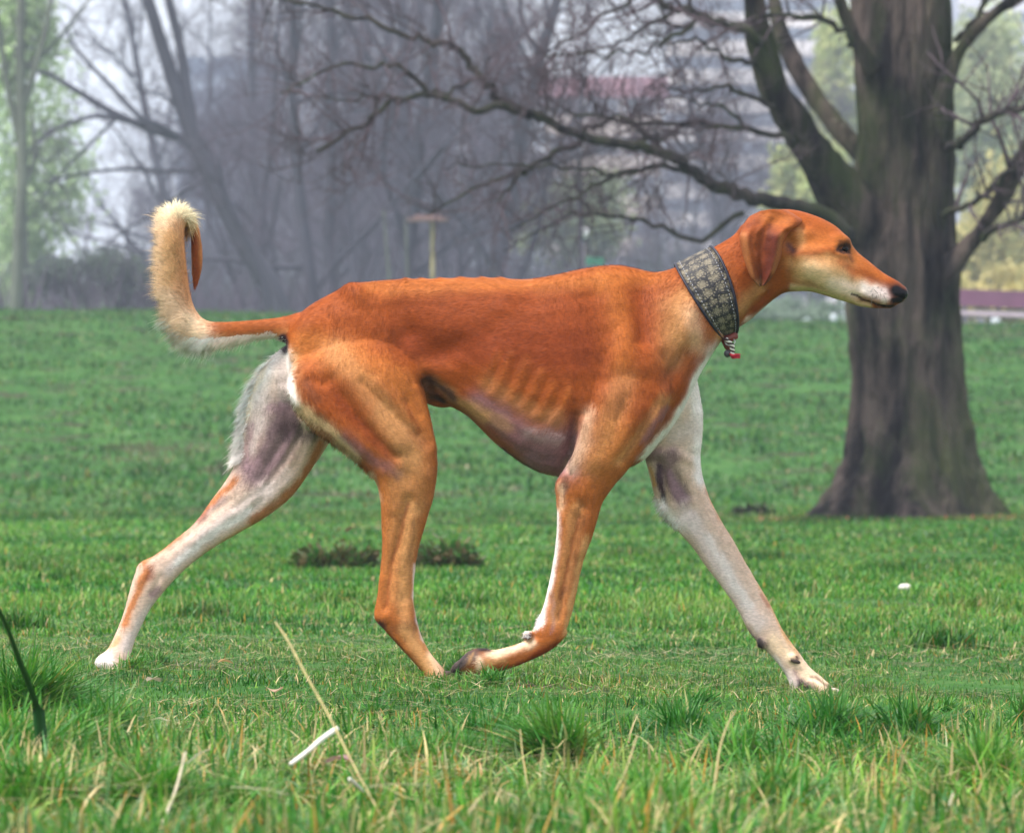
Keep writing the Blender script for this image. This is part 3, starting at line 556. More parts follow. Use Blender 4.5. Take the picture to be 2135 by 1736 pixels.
# ears: folded leather hanging off the side of the skull
def ear(sgn):
    # rows from root to tip: back x,y  front x,y  lift of the surface off the skull
    rows = [(1560,452,1640,440,.030,.052),(1553,462,1668,458,.040,.056),(1546,474,1664,470,.050,.060),(1540,488,1652,480,.056,.066),(1538,500,1636,494,.060,.070),(1541,520,1627,515,.0605,.070),
            (1547,540,1624,538,.060,.069),(1553,560,1617,560,.0585,.067),(1560,577,1608,578,.057,.064),(1568,590,1597,591,.056,.061),(1577,598,1588,598,.055,.058)]
    R = catmull(rows, 5); nu = 26; pts = []
    u = np.linspace(0, 1, nu)
    for k, r in enumerate(R):
        v = k / (len(R) - 1); 
        x = r[0] + (r[2] - r[0]) * u; z = r[1] + (r[3] - r[1]) * u
        z = z + 6 * np.sin(np.pi * u) * (1 - v) * -1
        yy = r[4] + (r[5] - r[4]) * np.sin(np.pi * np.clip(u, 0, 1) * .9 + .15)
        # folds running down the leather
        f = np.clip(v * 2.2, 0, 1) * (1 - .55 * v)
        yy = yy + f * (.0105 * np.exp(-((u - .84) / .10) ** 2) + .0105 * np.exp(-((u - .14) / .11) ** 2) + .0040 * np.exp(-((u - .36) / .06) ** 2) - .0150 * np.exp(-((u - .42 - .12 * (1 - v)) / .16) ** 2))
        yy = yy - .004 * np.exp(-((u - 1) / .05) ** 2) - .003 * np.exp(-(u / .05) ** 2)
        for i in range(nu): pts.append(P(x[i], z[i], 0) + np.array([0, -yy[i], 0]))
    A = np.array(pts); n = len(R)
    A[:, 1] += .0022 * fbm(A, 55, 15) * np.repeat(np.linspace(1, .5, n), nu)
    A += .0012 * np.stack([vnoise(A, 70, 5), vnoise(A, 90, 6), vnoise(A, 90, 7)], -1)
    B = A.copy(); B[:, 1] += .0035; A[:, 1] *= sgn; B[:, 1] *= sgn
    i = np.arange(n - 1)[:, None] * nu; j = np.arange(nu - 1)[None, :]
    Q = np.stack([i + j, i + nu + j, i + nu + j + 1, i + j + 1], -1).reshape(-1, 4)
    Qb = Q[:, ::-1] + n * nu
    rim = []
    def side(idx):
        idx = np.asarray(idx); return np.stack([idx[:-1], idx[1:], idx[1:] + n * nu, idx[:-1] + n * nu], -1)
    e1 = side(np.arange(n) * nu); e2 = side(np.arange(n)[::-1] * nu + nu - 1); e3 = side(np.arange(nu)[::-1]); e4 = side((n - 1) * nu + np.arange(nu))
    Q = np.vstack([Q, Qb, e1[:, ::-1], e2[:, ::-1], e3[:, ::-1], e4[:, ::-1]])
    if sgn < 0: Q = Q[:, ::-1]
    Va = np.vstack([A, B]); ex, ey = unP(Va)
    cc = np.tile(lin(172, 86, 38), (len(Va), 1))
    for pp, r, col, a in [([(1612,500),(1600,560),(1585,592)],(16,14),lin(104,44,34),.9),([(1595,510),(1575,570)],12,lin(132,62,30),.6),([(1550,490),(1556,540),(1565,575)],7,lin(204,130,78),.7),([(1630,490),(1622,535),(1612,568)],5,lin(206,132,80),.6),([(1600,455),(1640,462)],16,ORNG,.5),([(1604,470),(1596,520)],5,lin(92,36,26),.6),([(1560,470),(1580,462)],5,lin(120,54,24),.5),([(1580,590)],8,TAN,.5)]:
        k = (np.clip(stroke(ex, ey, pp, r) * 1.2, 0, 1) * a)[:, None]; cc = cc * (1 - k) + col * k
    cc = cc * (1 + .16 * fbm(Va, 70, 31) + .10 * vnoise(Va, 300, 33))[:, None] * .62
    return Va, Q, None, cc, 0.0
for s in (1, -1):
    Va, Q, T, cc, g = ear(s)
    join(Va, Q if s > 0 else Q, None, cc, g)
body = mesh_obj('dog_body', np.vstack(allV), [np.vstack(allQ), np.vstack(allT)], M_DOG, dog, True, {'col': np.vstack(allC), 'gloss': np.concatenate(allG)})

# ---- coat hairs: short and flat over the body, long feathers on tail and thighs
def strips(root, nrm, dirv, length, width, col, curl=0.0, seg=2, r=rng):
    n = len(root); side = np.cross(dirv, nrm); side /= np.linalg.norm(side, axis=1)[:, None] + 1e-9
    rows = []
    for k in range(seg + 1):
        t = k / seg; c = root + dirv * (length * t)[:, None] + curl * (t * t)[..., None] if False else root + dirv * (length * t)[:, None]
        if isinstance(curl, np.ndarray): c = c + curl * (t * t)
        w = (width * (1 - t ** 1.5) * .5)[:, None]
        if k == seg: rows.append(c)
        else: rows += [c - side * w, c + side * w]
    m = 2 * seg + 1; Vx = np.stack(rows, 1).reshape(-1, 3); b = (np.arange(n) * m)[:, None]
    T = []
    for k in range(seg - 1): T += [b + np.array([2 * k, 2 * k + 1, 2 * k + 3]), b + np.array([2 * k, 2 * k + 3, 2 * k + 2])]
    T.append(b + np.array([2 * seg - 2, 2 * seg - 1, 2 * seg])); T = np.stack(T, 1).reshape(-1, 3)
    return Vx, T, np.repeat(col, m, axis=0), np.repeat(nrm, m, axis=0)

def fur_points(n, weight=None):
    a = V[F[:, 0]]; ar = np.linalg.norm(np.cross(V[F[:, 2]] - V[F[:, 0]], V[F[:, 3]] - V[F[:, 1]]), axis=1)
    if weight is not None: ar = ar * weight
    f = rng.choice(len(F), n, p=ar / ar.sum()); u = rng.random((n, 1)); v = rng.random((n, 1))
    q = F[f]; p = (V[q[:, 0]] * (1 - u) + V[q[:, 1]] * u) * (1 - v) + (V[q[:, 3]] * (1 - u) + V[q[:, 2]] * u) * v
    nr = N[q[:, 0]] + N[q[:, 2]]; nr /= np.linalg.norm(nr, axis=1)[:, None]
    return p, nr, C[q[:, 0]]
def flow_at(p):
    r = np.empty(len(p), dtype=int)
    for s in range(0, len(p), 20000):
        d = ((p[s:s + 20000, None, :] - flow_c[None]) ** 2).sum(-1); r[s:s + 20000] = d.argmin(1)
    return flow_t[r]
NH = 210000
p, nr, cc = fur_points(NH)
fl = flow_at(p); fl = fl + np.array([0, 0, -.25]) + rng.normal(0, .16, (NH, 3)); fl -= nr * (fl * nr).sum(1)[:, None]; fl /= np.linalg.norm(fl, axis=1)[:, None] + 1e-9
px_, py_ = unP(p)
headk = (px_ > 1580) & (py_ < 660); nosek = stroke(px_, py_, [(1868, 606), (1884, 614)], 14) < .25
keep = nosek & ~((np.abs(px_ - 1760) < 16) & (np.abs(py_ - 519) < 12))
L = np.where(headk, .0055, .0105) * rng.uniform(.6, 1.3, NH); L = np.where(py_ > 1180, L * .75, L)
dv = fl + nr * rng.uniform(.05, .22, NH)[:, None]; dv /= np.linalg.norm(dv, axis=1)[:, None]
pale = np.clip(cc[:, 1:2] / .45, 0, 1); cj = cc * (1 + rng.uniform(-.27, .27, (NH, 1)) * (1 - .6 * pale))
S = [strips((p - nr * .0004)[keep], nr[keep], dv[keep], L[keep], np.full(keep.sum(), .0009), cj[keep], seg=1)]
# long feathers
def feather(n, sel, base_dir, lo, hi, wid=.0011, tint=None, down=0.3, spread=.22, lenf=None):
    w = sel(sx, sy, V, N)[F[:, 0]]
    p, nr, cc = fur_points(n, w + 1e-9)
    d = np.asarray(base_dir(p), dtype=float); d = d + nr * .45 + rng.normal(0, spread, (n, 3)); d /= np.linalg.norm(d, axis=1)[:, None]
    L = rng.uniform(lo, hi, n) * rng.uniform(.5, 1, n)
    L = L * (1 + .5 * vnoise(p, 110, 77) + .25 * vnoise(p, 260, 78))
    if lenf is not None: L = L * lenf(unP(p)[0])
    c = cc * rng.uniform(.85, 1.2, (n, 1))
    if tint is not None: c = c * .35 + tint * .75 * rng.uniform(.85, 1.15, (n, 1))
    curl = np.zeros((n, 3)); curl[:, 2] = -down * L
    nn_ = nr.copy()
    S.append(strips(p, nn_, d, L, np.full(n, wid), c, curl=curl, seg=3))
k2 = 1
EDGE = lambda X, Y, pts, r: stroke(X, Y, pts, r)
feather(int(22000*k2), lambda X, Y, V_, N_: ((X < 405) & (Y < 735)) * np.clip(-N_[:, 0] + .75 + .5*np.abs(N_[:,1]), 0.02, 1) * (X < 398 - .0*Y), lambda p: flow_at(p) * .75 + np.array([-.40, 0, -.10]), .014, .036, down=.3)
feather(int(9000*k2), lambda X, Y, V_, N_: (np.clip((600 - X) / 160, 0, 1) * (Y > 640) * (Y < 740)) * np.clip(-N_[:, 2] - .30, 0, 1), lambda p: flow_at(p) * .5 + np.array([-.45, 0, -.6]), .012, .036, tint=WHITE, down=.15, lenf=lambda X: np.clip((610 - X) / 170, .12, 1))
feather(int(3500*k2), lambda X, Y, V_, N_: EDGE(X, Y, [(560,735),(528,775),(506,830),(498,900),(494,950)], 8) * (V_[:, 1] > .0), lambda p: np.tile([-.75, 0, -.35], (len(p), 1)), .008, .026, tint=WHITE, down=.5)
feather(int(2600*k2), lambda X, Y, V_, N_: EDGE(X, Y, [(612,845),(660,890),(720,940),(775,990)], 7) * (V_[:, 1] < .0) * (N_[:, 1] < .2), lambda p: np.tile([-.35, 0, -.75], (len(p), 1)), .004, .009, down=.4)
feather(int(500*k2), lambda X, Y, V_, N_: EDGE(X, Y, [(1362,1040),(1385,1078),(1410,1095)], 8) * (V_[:, 1] > .0), lambda p: np.tile([-.7, 0, -.5], (len(p), 1)), .005, .012, tint=WHITE)
feather(int(500*k2), lambda X, Y, V_, N_: EDGE(X, Y, [(1120,1290),(1100,1315)], 8) * (V_[:, 1] < .0), lambda p: np.tile([-.8, 0, -.3], (len(p), 1)), .004, .008, tint=WHITE)
wk = MB(); rw_ = np.random.default_rng(8)
for (wx, wy) in ((1818,612),(1826,616),(1834,610),(1822,604),(1842,616),(1812,618),(1830,640)):
    o_, n__ = hit(wx, wy); d_ = n__ + np.array([.1, -.2, -.75]) + rw_.normal(0, .2, 3); d_ /= np.linalg.norm(d_); wk.tube([o_, o_ + d_ * .012, o_ + d_ * .026 + np.array([-.003, 0, -.004])], [.00035, .0003, .00012], 4)
wk.build('whiskers', simple_mat('whisker', lin(70, 60, 54), .5), dog)
off = 0; FV, FT, FC, FN = [], [], [], []
for v_, t_, c_, n_ in S:
    FV.append(v_); FT.append(t_ + off); FC.append(c_); FN.append(n_); off += len(v_)
FV = np.vstack(FV); FN = np.vstack(FN)
fur = mesh_obj('fur', FV, np.vstack(FT), M_DOG, dog, True, {'col': np.clip(np.vstack(FC), 0, .95), 'gloss': np.zeros(len(FV))})
fur.data.normals_split_custom_set_from_vertices(FN.astype(np.float32).tolist())

# ---- collar
def collar():
    col = empty('collar'); col.parent = dog
    th = np.linspace(0, 2 * np.pi, 73)[:-1]
    def ring(top, bot, w, bow, off=0.0):
        a = P(*top, 0); b = P(*bot, 0); c = (a + b) / 2; h = (a - b) / 2
        hn = h / np.linalg.norm(h); ax = np.array([hn[2], 0, -hn[0]])
        h = h + hn * off
        return c + h * np.cos(th)[:, None] + np.array([0, 1, 0]) * ((w + off) * np.sin(th))[:, None] + ax * (bow * np.abs(np.sin(th)) ** 1.3)[:, None]
    n = 9; rows = []
    for k in range(n):
        t = k / (n - 1)
        top = (1408 + (1480 - 1408) * t, 551 + (516 - 551) * t); bot = (1504 + (1533 - 1504) * t, 704 + (694 - 704) * t)
        w = .0585 + (.0475 - .0585) * t
        rows.append(ring(top, bot, w, -.006 + .020 * t, .0016))
    O = np.vstack(rows); I = []
    for k in range(n):
        t = k / (n - 1)
        top = (1408 + (1480 - 1408) * t, 551 + (516 - 551) * t); bot = (1504 + (1533 - 1504) * t, 704 + (694 - 704) * t)
        I.append(ring(top, bot, .0585 + (.0475 - .0585) * t, -.006 + .020 * t, -.002))
    I = np.vstack(I); m = len(th)
    i = np.arange(n - 1)[:, None] * m; j = np.arange(m)[None, :]; k = (j + 1) % m
    Q = np.stack([i + j, i + k, i + m + k, i + m + j], -1).reshape(-1, 4)
    j = np.arange(m); k = (j + 1) % m; nm = n * m
    e0 = np.stack([j, nm + j, nm + k, k], -1); e1 = np.stack([(n - 1) * m + j, (n - 1) * m + k, nm + (n - 1) * m + k, nm + (n - 1) * m + j], -1)
    U = np.tile(np.stack([th / (2 * np.pi) * 9.5, np.zeros(m), np.zeros(m)], -1), (n, 1)); U[:, 1] = np.repeat(np.linspace(0, 1, n), m)
    # u must not wrap inside a face: mirrored about the nape
    uu = np.abs(((th / (2 * np.pi) + .5) % 1) - .5) * 9.5 * 2; U[:, 0] = np.tile(uu, n)
    mt, nt, b = new_mat('brocade')
    a = nt.nodes.new('ShaderNodeAttribute'); a.attribute_name = 'col'
    mp = nt.nodes.new('ShaderNodeMapping'); mp.inputs['Scale'].default_value = (1.5, 3.4, 1); nt.links.new(a.outputs['Vector'], mp.inputs['Vector'])
    vo = nt.nodes.new('ShaderNodeTexVoronoi'); vo.feature = 'F1'; vo.inputs['Scale'].default_value = .9; vo.inputs['Randomness'].default_value = .25; nt.links.new(mp.outputs[0], vo.inputs['Vector'])
    vo2 = nt.nodes.new('ShaderNodeTexVoronoi'); vo2.feature = 'DISTANCE_TO_EDGE'; vo2.inputs['Scale'].default_value = 3.4; vo2.inputs['Randomness'].default_value = .8; nt.links.new(mp.outputs[0], vo2.inputs['Vector'])
    nz = nt.nodes.new('ShaderNodeTexNoise'); nz.inputs['Scale'].default_value = 9; nt.links.new(mp.outputs[0], nz.inputs['Vector'])
    ad = nt.nodes.new('ShaderNodeMath'); ad.operation = 'MULTIPLY_ADD'; ad.inputs[1].default_value = -1.4; nt.links.new(vo2.outputs['Distance'], ad.inputs[0]); nt.links.new(vo.outputs['Distance'], ad.inputs[2])
    ad2 = nt.nodes.new('ShaderNodeMath'); ad2.operation = 'MULTIPLY_ADD'; ad2.inputs[1].default_value = .5; nt.links.new(nz.outputs['Fac'], ad2.inputs[0]); nt.links.new(ad.outputs[0], ad2.inputs[2])
    cr = nt.nodes.new('ShaderNodeValToRGB'); cr.color_ramp.elements[0].position = .30; cr.color_ramp.elements[0].color = (*lin(120, 110, 92), 1); cr.color_ramp.elements[1].position = .62; cr.color_ramp.elements[1].color = (*lin(24, 21, 27), 1)
    nt.links.new(ad2.outputs[0], cr.inputs[0]); nt.links.new(cr.outputs[0], b.inputs['Base Color']); b.inputs['Roughness'].default_value = .55
    bp = nt.nodes.new('ShaderNodeBump'); bp.inputs['Distance'].default_value = .0012; bp.inputs['Strength'].default_value = .9; nt.links.new(ad2.outputs[0], bp.inputs['Height']); nt.links.new(bp.outputs[0], b.inputs['Normal']); bp.invert = True
    mesh_obj('collar_band', np.vstack([O, I]), [np.vstack([Q, Q[:, ::-1] + nm, e0, e1])], mt, col, True, {'col': np.vstack([U, U])})
    M_PIP = simple_mat('piping', lin(24, 24, 44), .5)
    for rr in (rows[0], rows[-1]):
        pts = np.vstack([rr, rr[:2]]); q = MB(); q.tube(pts, .0024, 8); q.build('piping', M_PIP, col)
    st = MB()                                   # stitches along both edges
    for rk, w_ in ((rows[1], 0), (rows[-2], 0)):
        for s_ in range(0, m):
            a_ = rk[s_]; b_ = rk[(s_ + 1) % m]; c_ = (a_ + b_) / 2; nrm_ = c_ - (rows[4].mean(0)); nrm_ /= np.linalg.norm(nrm_)
            st.tube([a_ * .8 + b_ * .2 + nrm_ * .0006, a_ * .35 + b_ * .65 + nrm_ * .0006], .0006, 4)
    st.build('stitching', simple_mat('thread', lin(170, 170, 180), .6), col)
    # brown leather loop under the throat, metal ring, twisted cord, red tassel
    lp = MB(); lp.tube([P(1508,700,-.006), P(1520,706,-.010), P(1530,700,-.008), P(1532,688,-.006)], [.007, .008, .008, .005], 10)
    lp.tube([P(1510,706,-.004), P(1516,722,-.006), P(1522,732,-.004)], [.007, .006, .004], 8)
    lp.build('leather_loop', simple_mat('red_leather', lin(108, 44, 34), .5, 60, .3), col)
    rg = MB(); t_ = np.linspace(0, 2 * np.pi, 25); c_ = P(1521, 712, -.016)
    rg.tube(np.stack([c_[0] + .0085 * np.cos(t_), c_[1] + .004 * np.sin(t_), c_[2] + .0065 * np.sin(t_)], -1), .0011, 6); rg.build('metal_ring', simple_mat('steel', (.5, .5, .5), .3, metal=1), col)
    cd = MB()
    for ph, cc_ in ((0, lin(228, 224, 214)), (np.pi, lin(60, 44, 44))):
        t_ = np.linspace(0, 1, 40); a_ = t_ * 2 * np.pi * 4.0 + ph
        base = np.array([P(1512 + 14 * min(t * 2.4, 1) + 0 * t, 706 + 32 * t, -.02) for t in t_])
        cd.tube(base + np.stack([.0024 * np.cos(a_), .0024 * np.sin(a_), .0003 * np.sin(a_)], -1), .0022, 7, cc_)
    cd.build('twisted_cord', simple_mat('cord', (1, 1, 1), .8, attr=True), col)
    bd = MB(); bd.add(*ellipsoid(P(1516, 737, -.020), (.0062, .0055, .0065), 12)); bd.build('bead', simple_mat('dark_bead', lin(60, 56, 66), .35, 200, .6), col)
    ts = MB(); r2 = np.random.default_rng(3)
    for k in range(70):
        a_ = r2.uniform(-1, 1); ts.tube([P(1520, 738, -.020 + r2.normal(0, .0015)), P(1526 + 4 * r2.random(), 743 + 4 * a_, -.02 + r2.normal(0, .003)), P(1532 + 12 * r2.random(), 744 + 5 * a_ - 2, -.02 + r2.normal(0, .004))], [.0014, .0013, .0004], 5)
    ts.build('tassel', simple_mat('red_yarn', lin(178, 34, 52), .8), col)
    return col
collar()
# ------------------------------------------------------------------ THE LAND
xs = np.concatenate([np.linspace(-440, -60, 12), np.linspace(-55, -9, 24), np.linspace(-8.5, 8.5, 120), np.linspace(9, 55, 24), np.linspace(60, 440, 12)])
ys = np.concatenate([np.linspace(-30, -6, 10), np.linspace(-5.8, 6, 70), np.linspace(6.4, 30, 60), np.linspace(31, 100, 80), np.linspace(105, 300, 14), np.linspace(350, 1040, 8)])
X, Y = np.meshgrid(xs, ys); Z = ground_h(X, Y)
nx, ny = len(xs), len(ys); i = np.arange(ny - 1)[:, None] * nx; j = np.arange(nx - 1)[None, :]
gq = np.stack([i + j, i + j + 1, i + nx + j + 1, i + nx + j], -1).reshape(-1, 4)
def turf_mat():
    m, nt, b = new_mat('turf')
    tc = nt.nodes.new('ShaderNodeTexCoord')
    def noise(s, det=4, st=(1, 1, 1)):
        mp = nt.nodes.new('ShaderNodeMapping'); mp.inputs['Scale'].default_value = st; nt.links.new(tc.outputs['Object'], mp.inputs['Vector'])
        n = nt.nodes.new('ShaderNodeTexNoise'); n.inputs['Scale'].default_value = s; n.inputs['Detail'].default_value = det; nt.links.new(mp.outputs[0], n.inputs['Vector']); return n.outputs['Fac']
    def ramp(f, *el):
        r = nt.nodes.new('ShaderNodeValToRGB'); e = r.color_ramp.elements
        while len(e) < len(el): e.new(.5)
        for q, (p_, c_) in zip(e, el): q.position = p_; q.color = (*c_, 1)
        nt.links.new(f, r.inputs[0]); return r.outputs[0]
    def mix(a, c, f):
        x = nt.nodes.new('ShaderNodeMix'); x.data_type = 'RGBA'; nt.links.new(a, x.inputs[6]); nt.links.new(c, x.inputs[7]); nt.links.new(f, x.inputs[0]); return x.outputs[2]
    g1 = ramp(noise(2.2, 6), (.3, (.018, .060, .010)), (.5, (.036, .115, .020)), (.7, (.070, .160, .036)))
    soil = ramp(noise(9, 6), (.3, (.030, .022, .014)), (.7, (.085, .065, .045)))
    k = ramp(noise(1.7, 7), (.56, (0, 0, 0)), (.66, (1, 1, 1)))
    nt.links.new(mix(g1, soil, k), b.inputs['Base Color']); b.inputs['Roughness'].default_value = .95; b.inputs['Specular IOR Level'].default_value = .1
    bp = nt.nodes.new('ShaderNodeBump'); bp.inputs['Distance'].default_value = .03; nt.links.new(noise(30, 6), bp.inputs['Height']); nt.links.new(bp.outputs[0], b.inputs['Normal'])
    return m
tag(mesh_obj('ground', np.stack([X.ravel(), Y.ravel(), Z.ravel()], -1), gq, turf_mat()), kind='structure')

# path along the top of the dyke, with a pale edging
px_ = np.linspace(-40, 40, 121); PV = []
for yy in (72.9, 74.9): PV.append(np.stack([px_, np.full(121, yy), ground_h(px_, np.full(121, yy)) + .03], -1))
PV = np.vstack(PV); j = np.arange(120); tag(mesh_obj('path', PV, np.stack([j, j + 1, j + 122, j + 121], -1), simple_mat('path_gravel', lin(168, 160, 152), .9, 6, .25)), kind='structure')
kb = MB()
for a, b in zip(px_[:-1:2], px_[2::2]):
    z0 = float(ground_h(a, 72.8)); z1 = float(ground_h(b, 72.8))
    v = [(a, 72.7, z0 - .2), (b, 72.7, z1 - .2), (b, 72.86, z1 - .2), (a, 72.86, z0 - .2), (a, 72.7, z0 + .075), (b, 72.7, z1 + .075), (b, 72.86, z1 + .075), (a, 72.86, z0 + .075)]
    kb.add(v, [(0, 3, 2, 1), (4, 5, 6, 7), (0, 1, 5, 4), (1, 2, 6, 5), (2, 3, 7, 6), (3, 0, 4, 7)])
tag(kb.build('kerb', simple_mat('kerb_stone', lin(172, 168, 172), .85, 3, .3)), kind='structure')

# wooded rise far behind
hx = np.linspace(-420, 420, 160); hy = np.linspace(300, 900, 40); HX, HY = np.meshgrid(hx, hy)
t = np.clip((HY - 300) / 240, 0, 1); hp = np.stack([HX.ravel(), HY.ravel() * 0, HX.ravel() * 0], -1)
prof = (15.0 + 3.5 * vnoise(hp, .03, 4).reshape(HX.shape)) * (t * t * (3 - 2 * t))
HZv = -.6 + prof + np.where(t > 0, 1.4 * vnoise(np.stack([HX.ravel(), HY.ravel(), 0 * HX.ravel()], -1), .09, 8).reshape(HX.shape) * t, 0)
i = np.arange(39)[:, None] * 160; j = np.arange(159)[None, :]
tag(mesh_obj('hills', np.stack([HX.ravel(), HY.ravel(), HZv.ravel()], -1), np.stack([i + j, i + j + 1, i + 161 + j, i + 160 + j], -1).reshape(-1, 4),
    simple_mat('wooded_hill', lin(98, 88, 88), .95, .15, .35, bump=.5, bscale=.6)), kind='structure')

# ------------------------------------------------------------------ grass
def leaf_mat(name, rough=.42, trans=.32):
    m, nt, b = new_mat(name)
    a = nt.nodes.new('ShaderNodeAttribute'); a.attribute_name = 'col'
    nt.links.new(a.outputs['Color'], b.inputs['Base Color']); b.inputs['Roughness'].default_value = rough; b.inputs['Specular IOR Level'].default_value = .32
    tr = nt.nodes.new('ShaderNodeBsdfTranslucent'); nt.links.new(a.outputs['Color'], tr.inputs['Color'])
    mx = nt.nodes.new('ShaderNodeMixShader'); mx.inputs[0].default_value = trans
    nt.links.new(b.outputs[0], mx.inputs[1]); nt.links.new(tr.outputs[0], mx.inputs[2]); nt.links.new(mx.outputs[0], nt.nodes['Material Output'].inputs['Surface'])
    return m
M_GRASS = leaf_mat('grass_blade'); LOW = False

def blades(x, y, h, w, col, lean, seg=3, az=None, r=rng):
    n = len(x); z = ground_h(x, y) - .004
    root = np.stack([x, y, z], -1); az = r.uniform(0, 2 * np.pi, n) if az is None else az
    d = np.stack([np.cos(az), np.sin(az), np.zeros(n)], -1); f = az + r.uniform(.8, 2.3, n)
    s = np.stack([np.cos(f), np.sin(f) * .6, np.zeros(n)], -1); s /= np.linalg.norm(s, axis=1)[:, None]
    rows = []; cols = []
    for k in range(seg + 1):
        t = k / seg
        c = root + d * (h * lean * t ** 1.8)[:, None] + np.array([0, 0, 1]) * (h * (t - .38 * np.clip(lean, 0, 1.5) * t * t))[:, None]
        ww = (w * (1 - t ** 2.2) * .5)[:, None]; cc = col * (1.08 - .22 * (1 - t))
        if k == seg: rows.append(c); cols.append(cc)
        else: rows += [c - s * ww, c + s * ww]; cols += [cc, cc]
    m = 2 * seg + 1; V = np.stack(rows, 1).reshape(-1, 3); Cc = np.stack(cols, 1).reshape(-1, 3); b = (np.arange(n) * m)[:, None]
    Q = np.vstack([b + np.array([2 * k, 2 * k + 1, 2 * k + 3, 2 * k + 2]) for k in range(seg - 1)]) if seg > 1 else np.zeros((0, 4), int)
    T = b + np.array([2 * seg - 2, 2 * seg - 1, 2 * seg])
    return V, Q, T, Cc

G = [lin(26, 84, 14), lin(50, 116, 24), lin(84, 142, 36), lin(126, 164, 62), lin(36, 112, 42)]
YEL = lin(150, 152, 84); STRAW = lin(196, 176, 126); ORA = lin(176, 134, 60); BLUEG = lin(96, 136, 108)
def grass_cols(x, y, r, straw=.05, yel=.16, dist=0.0):
    n = len(x); p = np.stack([x, y, 0 * x], -1)
    a = .7 * fbm(p, 2.6, 41) + .75 * fbm(p, .8, 47); b2 = fbm(p, 9, 44); t = np.clip(.5 + .55 * a + .3 * b2 + r.normal(0, .22, n), 0, .999) * 3
    i = t.astype(int); f = (t - i)[:, None]; Gs = np.array(G[:4]); c = Gs[i] * (1 - f) + Gs[np.minimum(i + 1, 3)] * f
    k = r.random(n); c[k < .12] = c[k < .12] * .4 + G[4] * .6
    y_ = r.random(n) < yel * np.clip(1 + a, .1, 2); c[y_] = c[y_] * .4 + YEL * .6
    o_ = r.random(n) < straw * .35; c[o_] = ORA
    s_ = r.random(n) < straw * .55 * np.clip(1 + 1.5 * b2, .1, 3); c[s_] = STRAW
    q_ = r.random(n) < .05; c[q_] = c[q_] * .5 + BLUEG * .5
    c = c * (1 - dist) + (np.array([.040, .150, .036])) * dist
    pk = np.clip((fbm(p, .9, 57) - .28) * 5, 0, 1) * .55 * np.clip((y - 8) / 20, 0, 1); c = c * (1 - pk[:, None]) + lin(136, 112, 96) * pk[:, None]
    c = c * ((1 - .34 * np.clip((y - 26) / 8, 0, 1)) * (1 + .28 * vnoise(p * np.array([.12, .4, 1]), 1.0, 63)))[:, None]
    return c * r.uniform(.58, 1.34, (n, 1))
gb = MB(); rg_ = np.random.default_rng(11)
def band(n, y0, y1, xw0, xw1, hlo, hhi, wlo, whi, straw, yel, lean=1.0, dist=0, seg=3, clump=.0, cs=5.0):
    n = int(n * (.2 if LOW else 1)); m = int(n * (2.2 if clump else 1))
    y = rg_.uniform(y0, y1, m); xw = xw0 + (xw1 - xw0) * (y - y0) / (y1 - y0); x = rg_.uniform(-1, 1, m) * xw
    p = np.stack([x, y, 0 * x], -1); cl = fbm(p, cs, 51)
    if clump:
        keep = rg_.random(m) < np.clip(.45 + clump * cl, .08, 1); x, y, cl = x[keep][:n], y[keep][:n], cl[keep][:n]
    n = len(x); h = rg_.uniform(hlo, hhi, n) * (1 + .8 * np.clip(cl, -.6, 1)) * rg_.uniform(.6, 1.1, n)
    h = h * np.clip((-y - .3) / 2.4, .34, 1) if y1 <= -1 else h * np.clip(.55 + .45 * (y - 1.6) / 3, .55, 1) if y0 > 1 and y0 < 2 else h
    w = rg_.uniform(wlo, whi, n); le = np.abs(rg_.normal(.5, .45, n)) * lean
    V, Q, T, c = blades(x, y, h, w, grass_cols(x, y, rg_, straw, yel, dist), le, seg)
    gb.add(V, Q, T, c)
band(46000, -5.3, -3.0, 1.2, 1.5, .035, .085, .0022, .0050, .22, .22, 2.0, seg=4, clump=1.1, cs=3.2)
band(56000, -3.0, -1.0, 1.4, 1.6, .028, .075, .0020, .0045, .16, .22, 1.9, seg=4, clump=1.1, cs=3.0)
band(74000, -1.0, 1.6, 1.6, 1.8, .010, .024, .0015, .0030, .07, .24, 1.3, clump=.35)
band(70000, 1.6, 6, 1.8, 2.4, .020, .040, .0022, .0045, .05, .22, 1.2, clump=.35)
band(76000, 6, 14, 2.4, 3.4, .018, .038, .004, .008, .03, .16, 1.2, clump=.4, cs=2.0)
band(70000, 14, 30, 3.4, 5.4, .018, .040, .008, .015, .03, .14, 1.2, dist=.15, clump=.4, cs=1.2)
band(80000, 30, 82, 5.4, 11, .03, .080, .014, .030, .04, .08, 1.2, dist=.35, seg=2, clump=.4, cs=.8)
# matted dry thatch lying between the blades
nS = 15000 if not LOW else 2000
ys_ = rg_.uniform(-5.2, 3, nS); xs_ = rg_.uniform(-1.7, 1.7, nS); kp = fbm(np.stack([xs_, ys_, 0 * xs_], -1), 4, 61) > -.05; xs_, ys_ = xs_[kp], ys_[kp]; n_ = len(xs_)
V, Q, T, c = blades(xs_, ys_, rg_.uniform(.02, .05, n_), rg_.uniform(.0012, .0026, n_), (STRAW * rg_.uniform(.5, 1.1, (n_, 1))), rg_.uniform(2.0, 4.5, n_), 3)
V[:, 2] = np.maximum(V[:, 2], ground_h(V[:, 0], V[:, 1]) + .008); gb.add(V, Q, T, c)
def patch(n, x, y, hlo, hhi, wlo, whi, mul=1.0):
    V, Q, T, c = blades(x, y, rg_.uniform(hlo, hhi, n), rg_.uniform(wlo, whi, n), grass_cols(x, y, rg_, .05, .1) * mul, np.abs(rg_.normal(.5, .4, n)), 3); gb.add(V, Q, T, c)
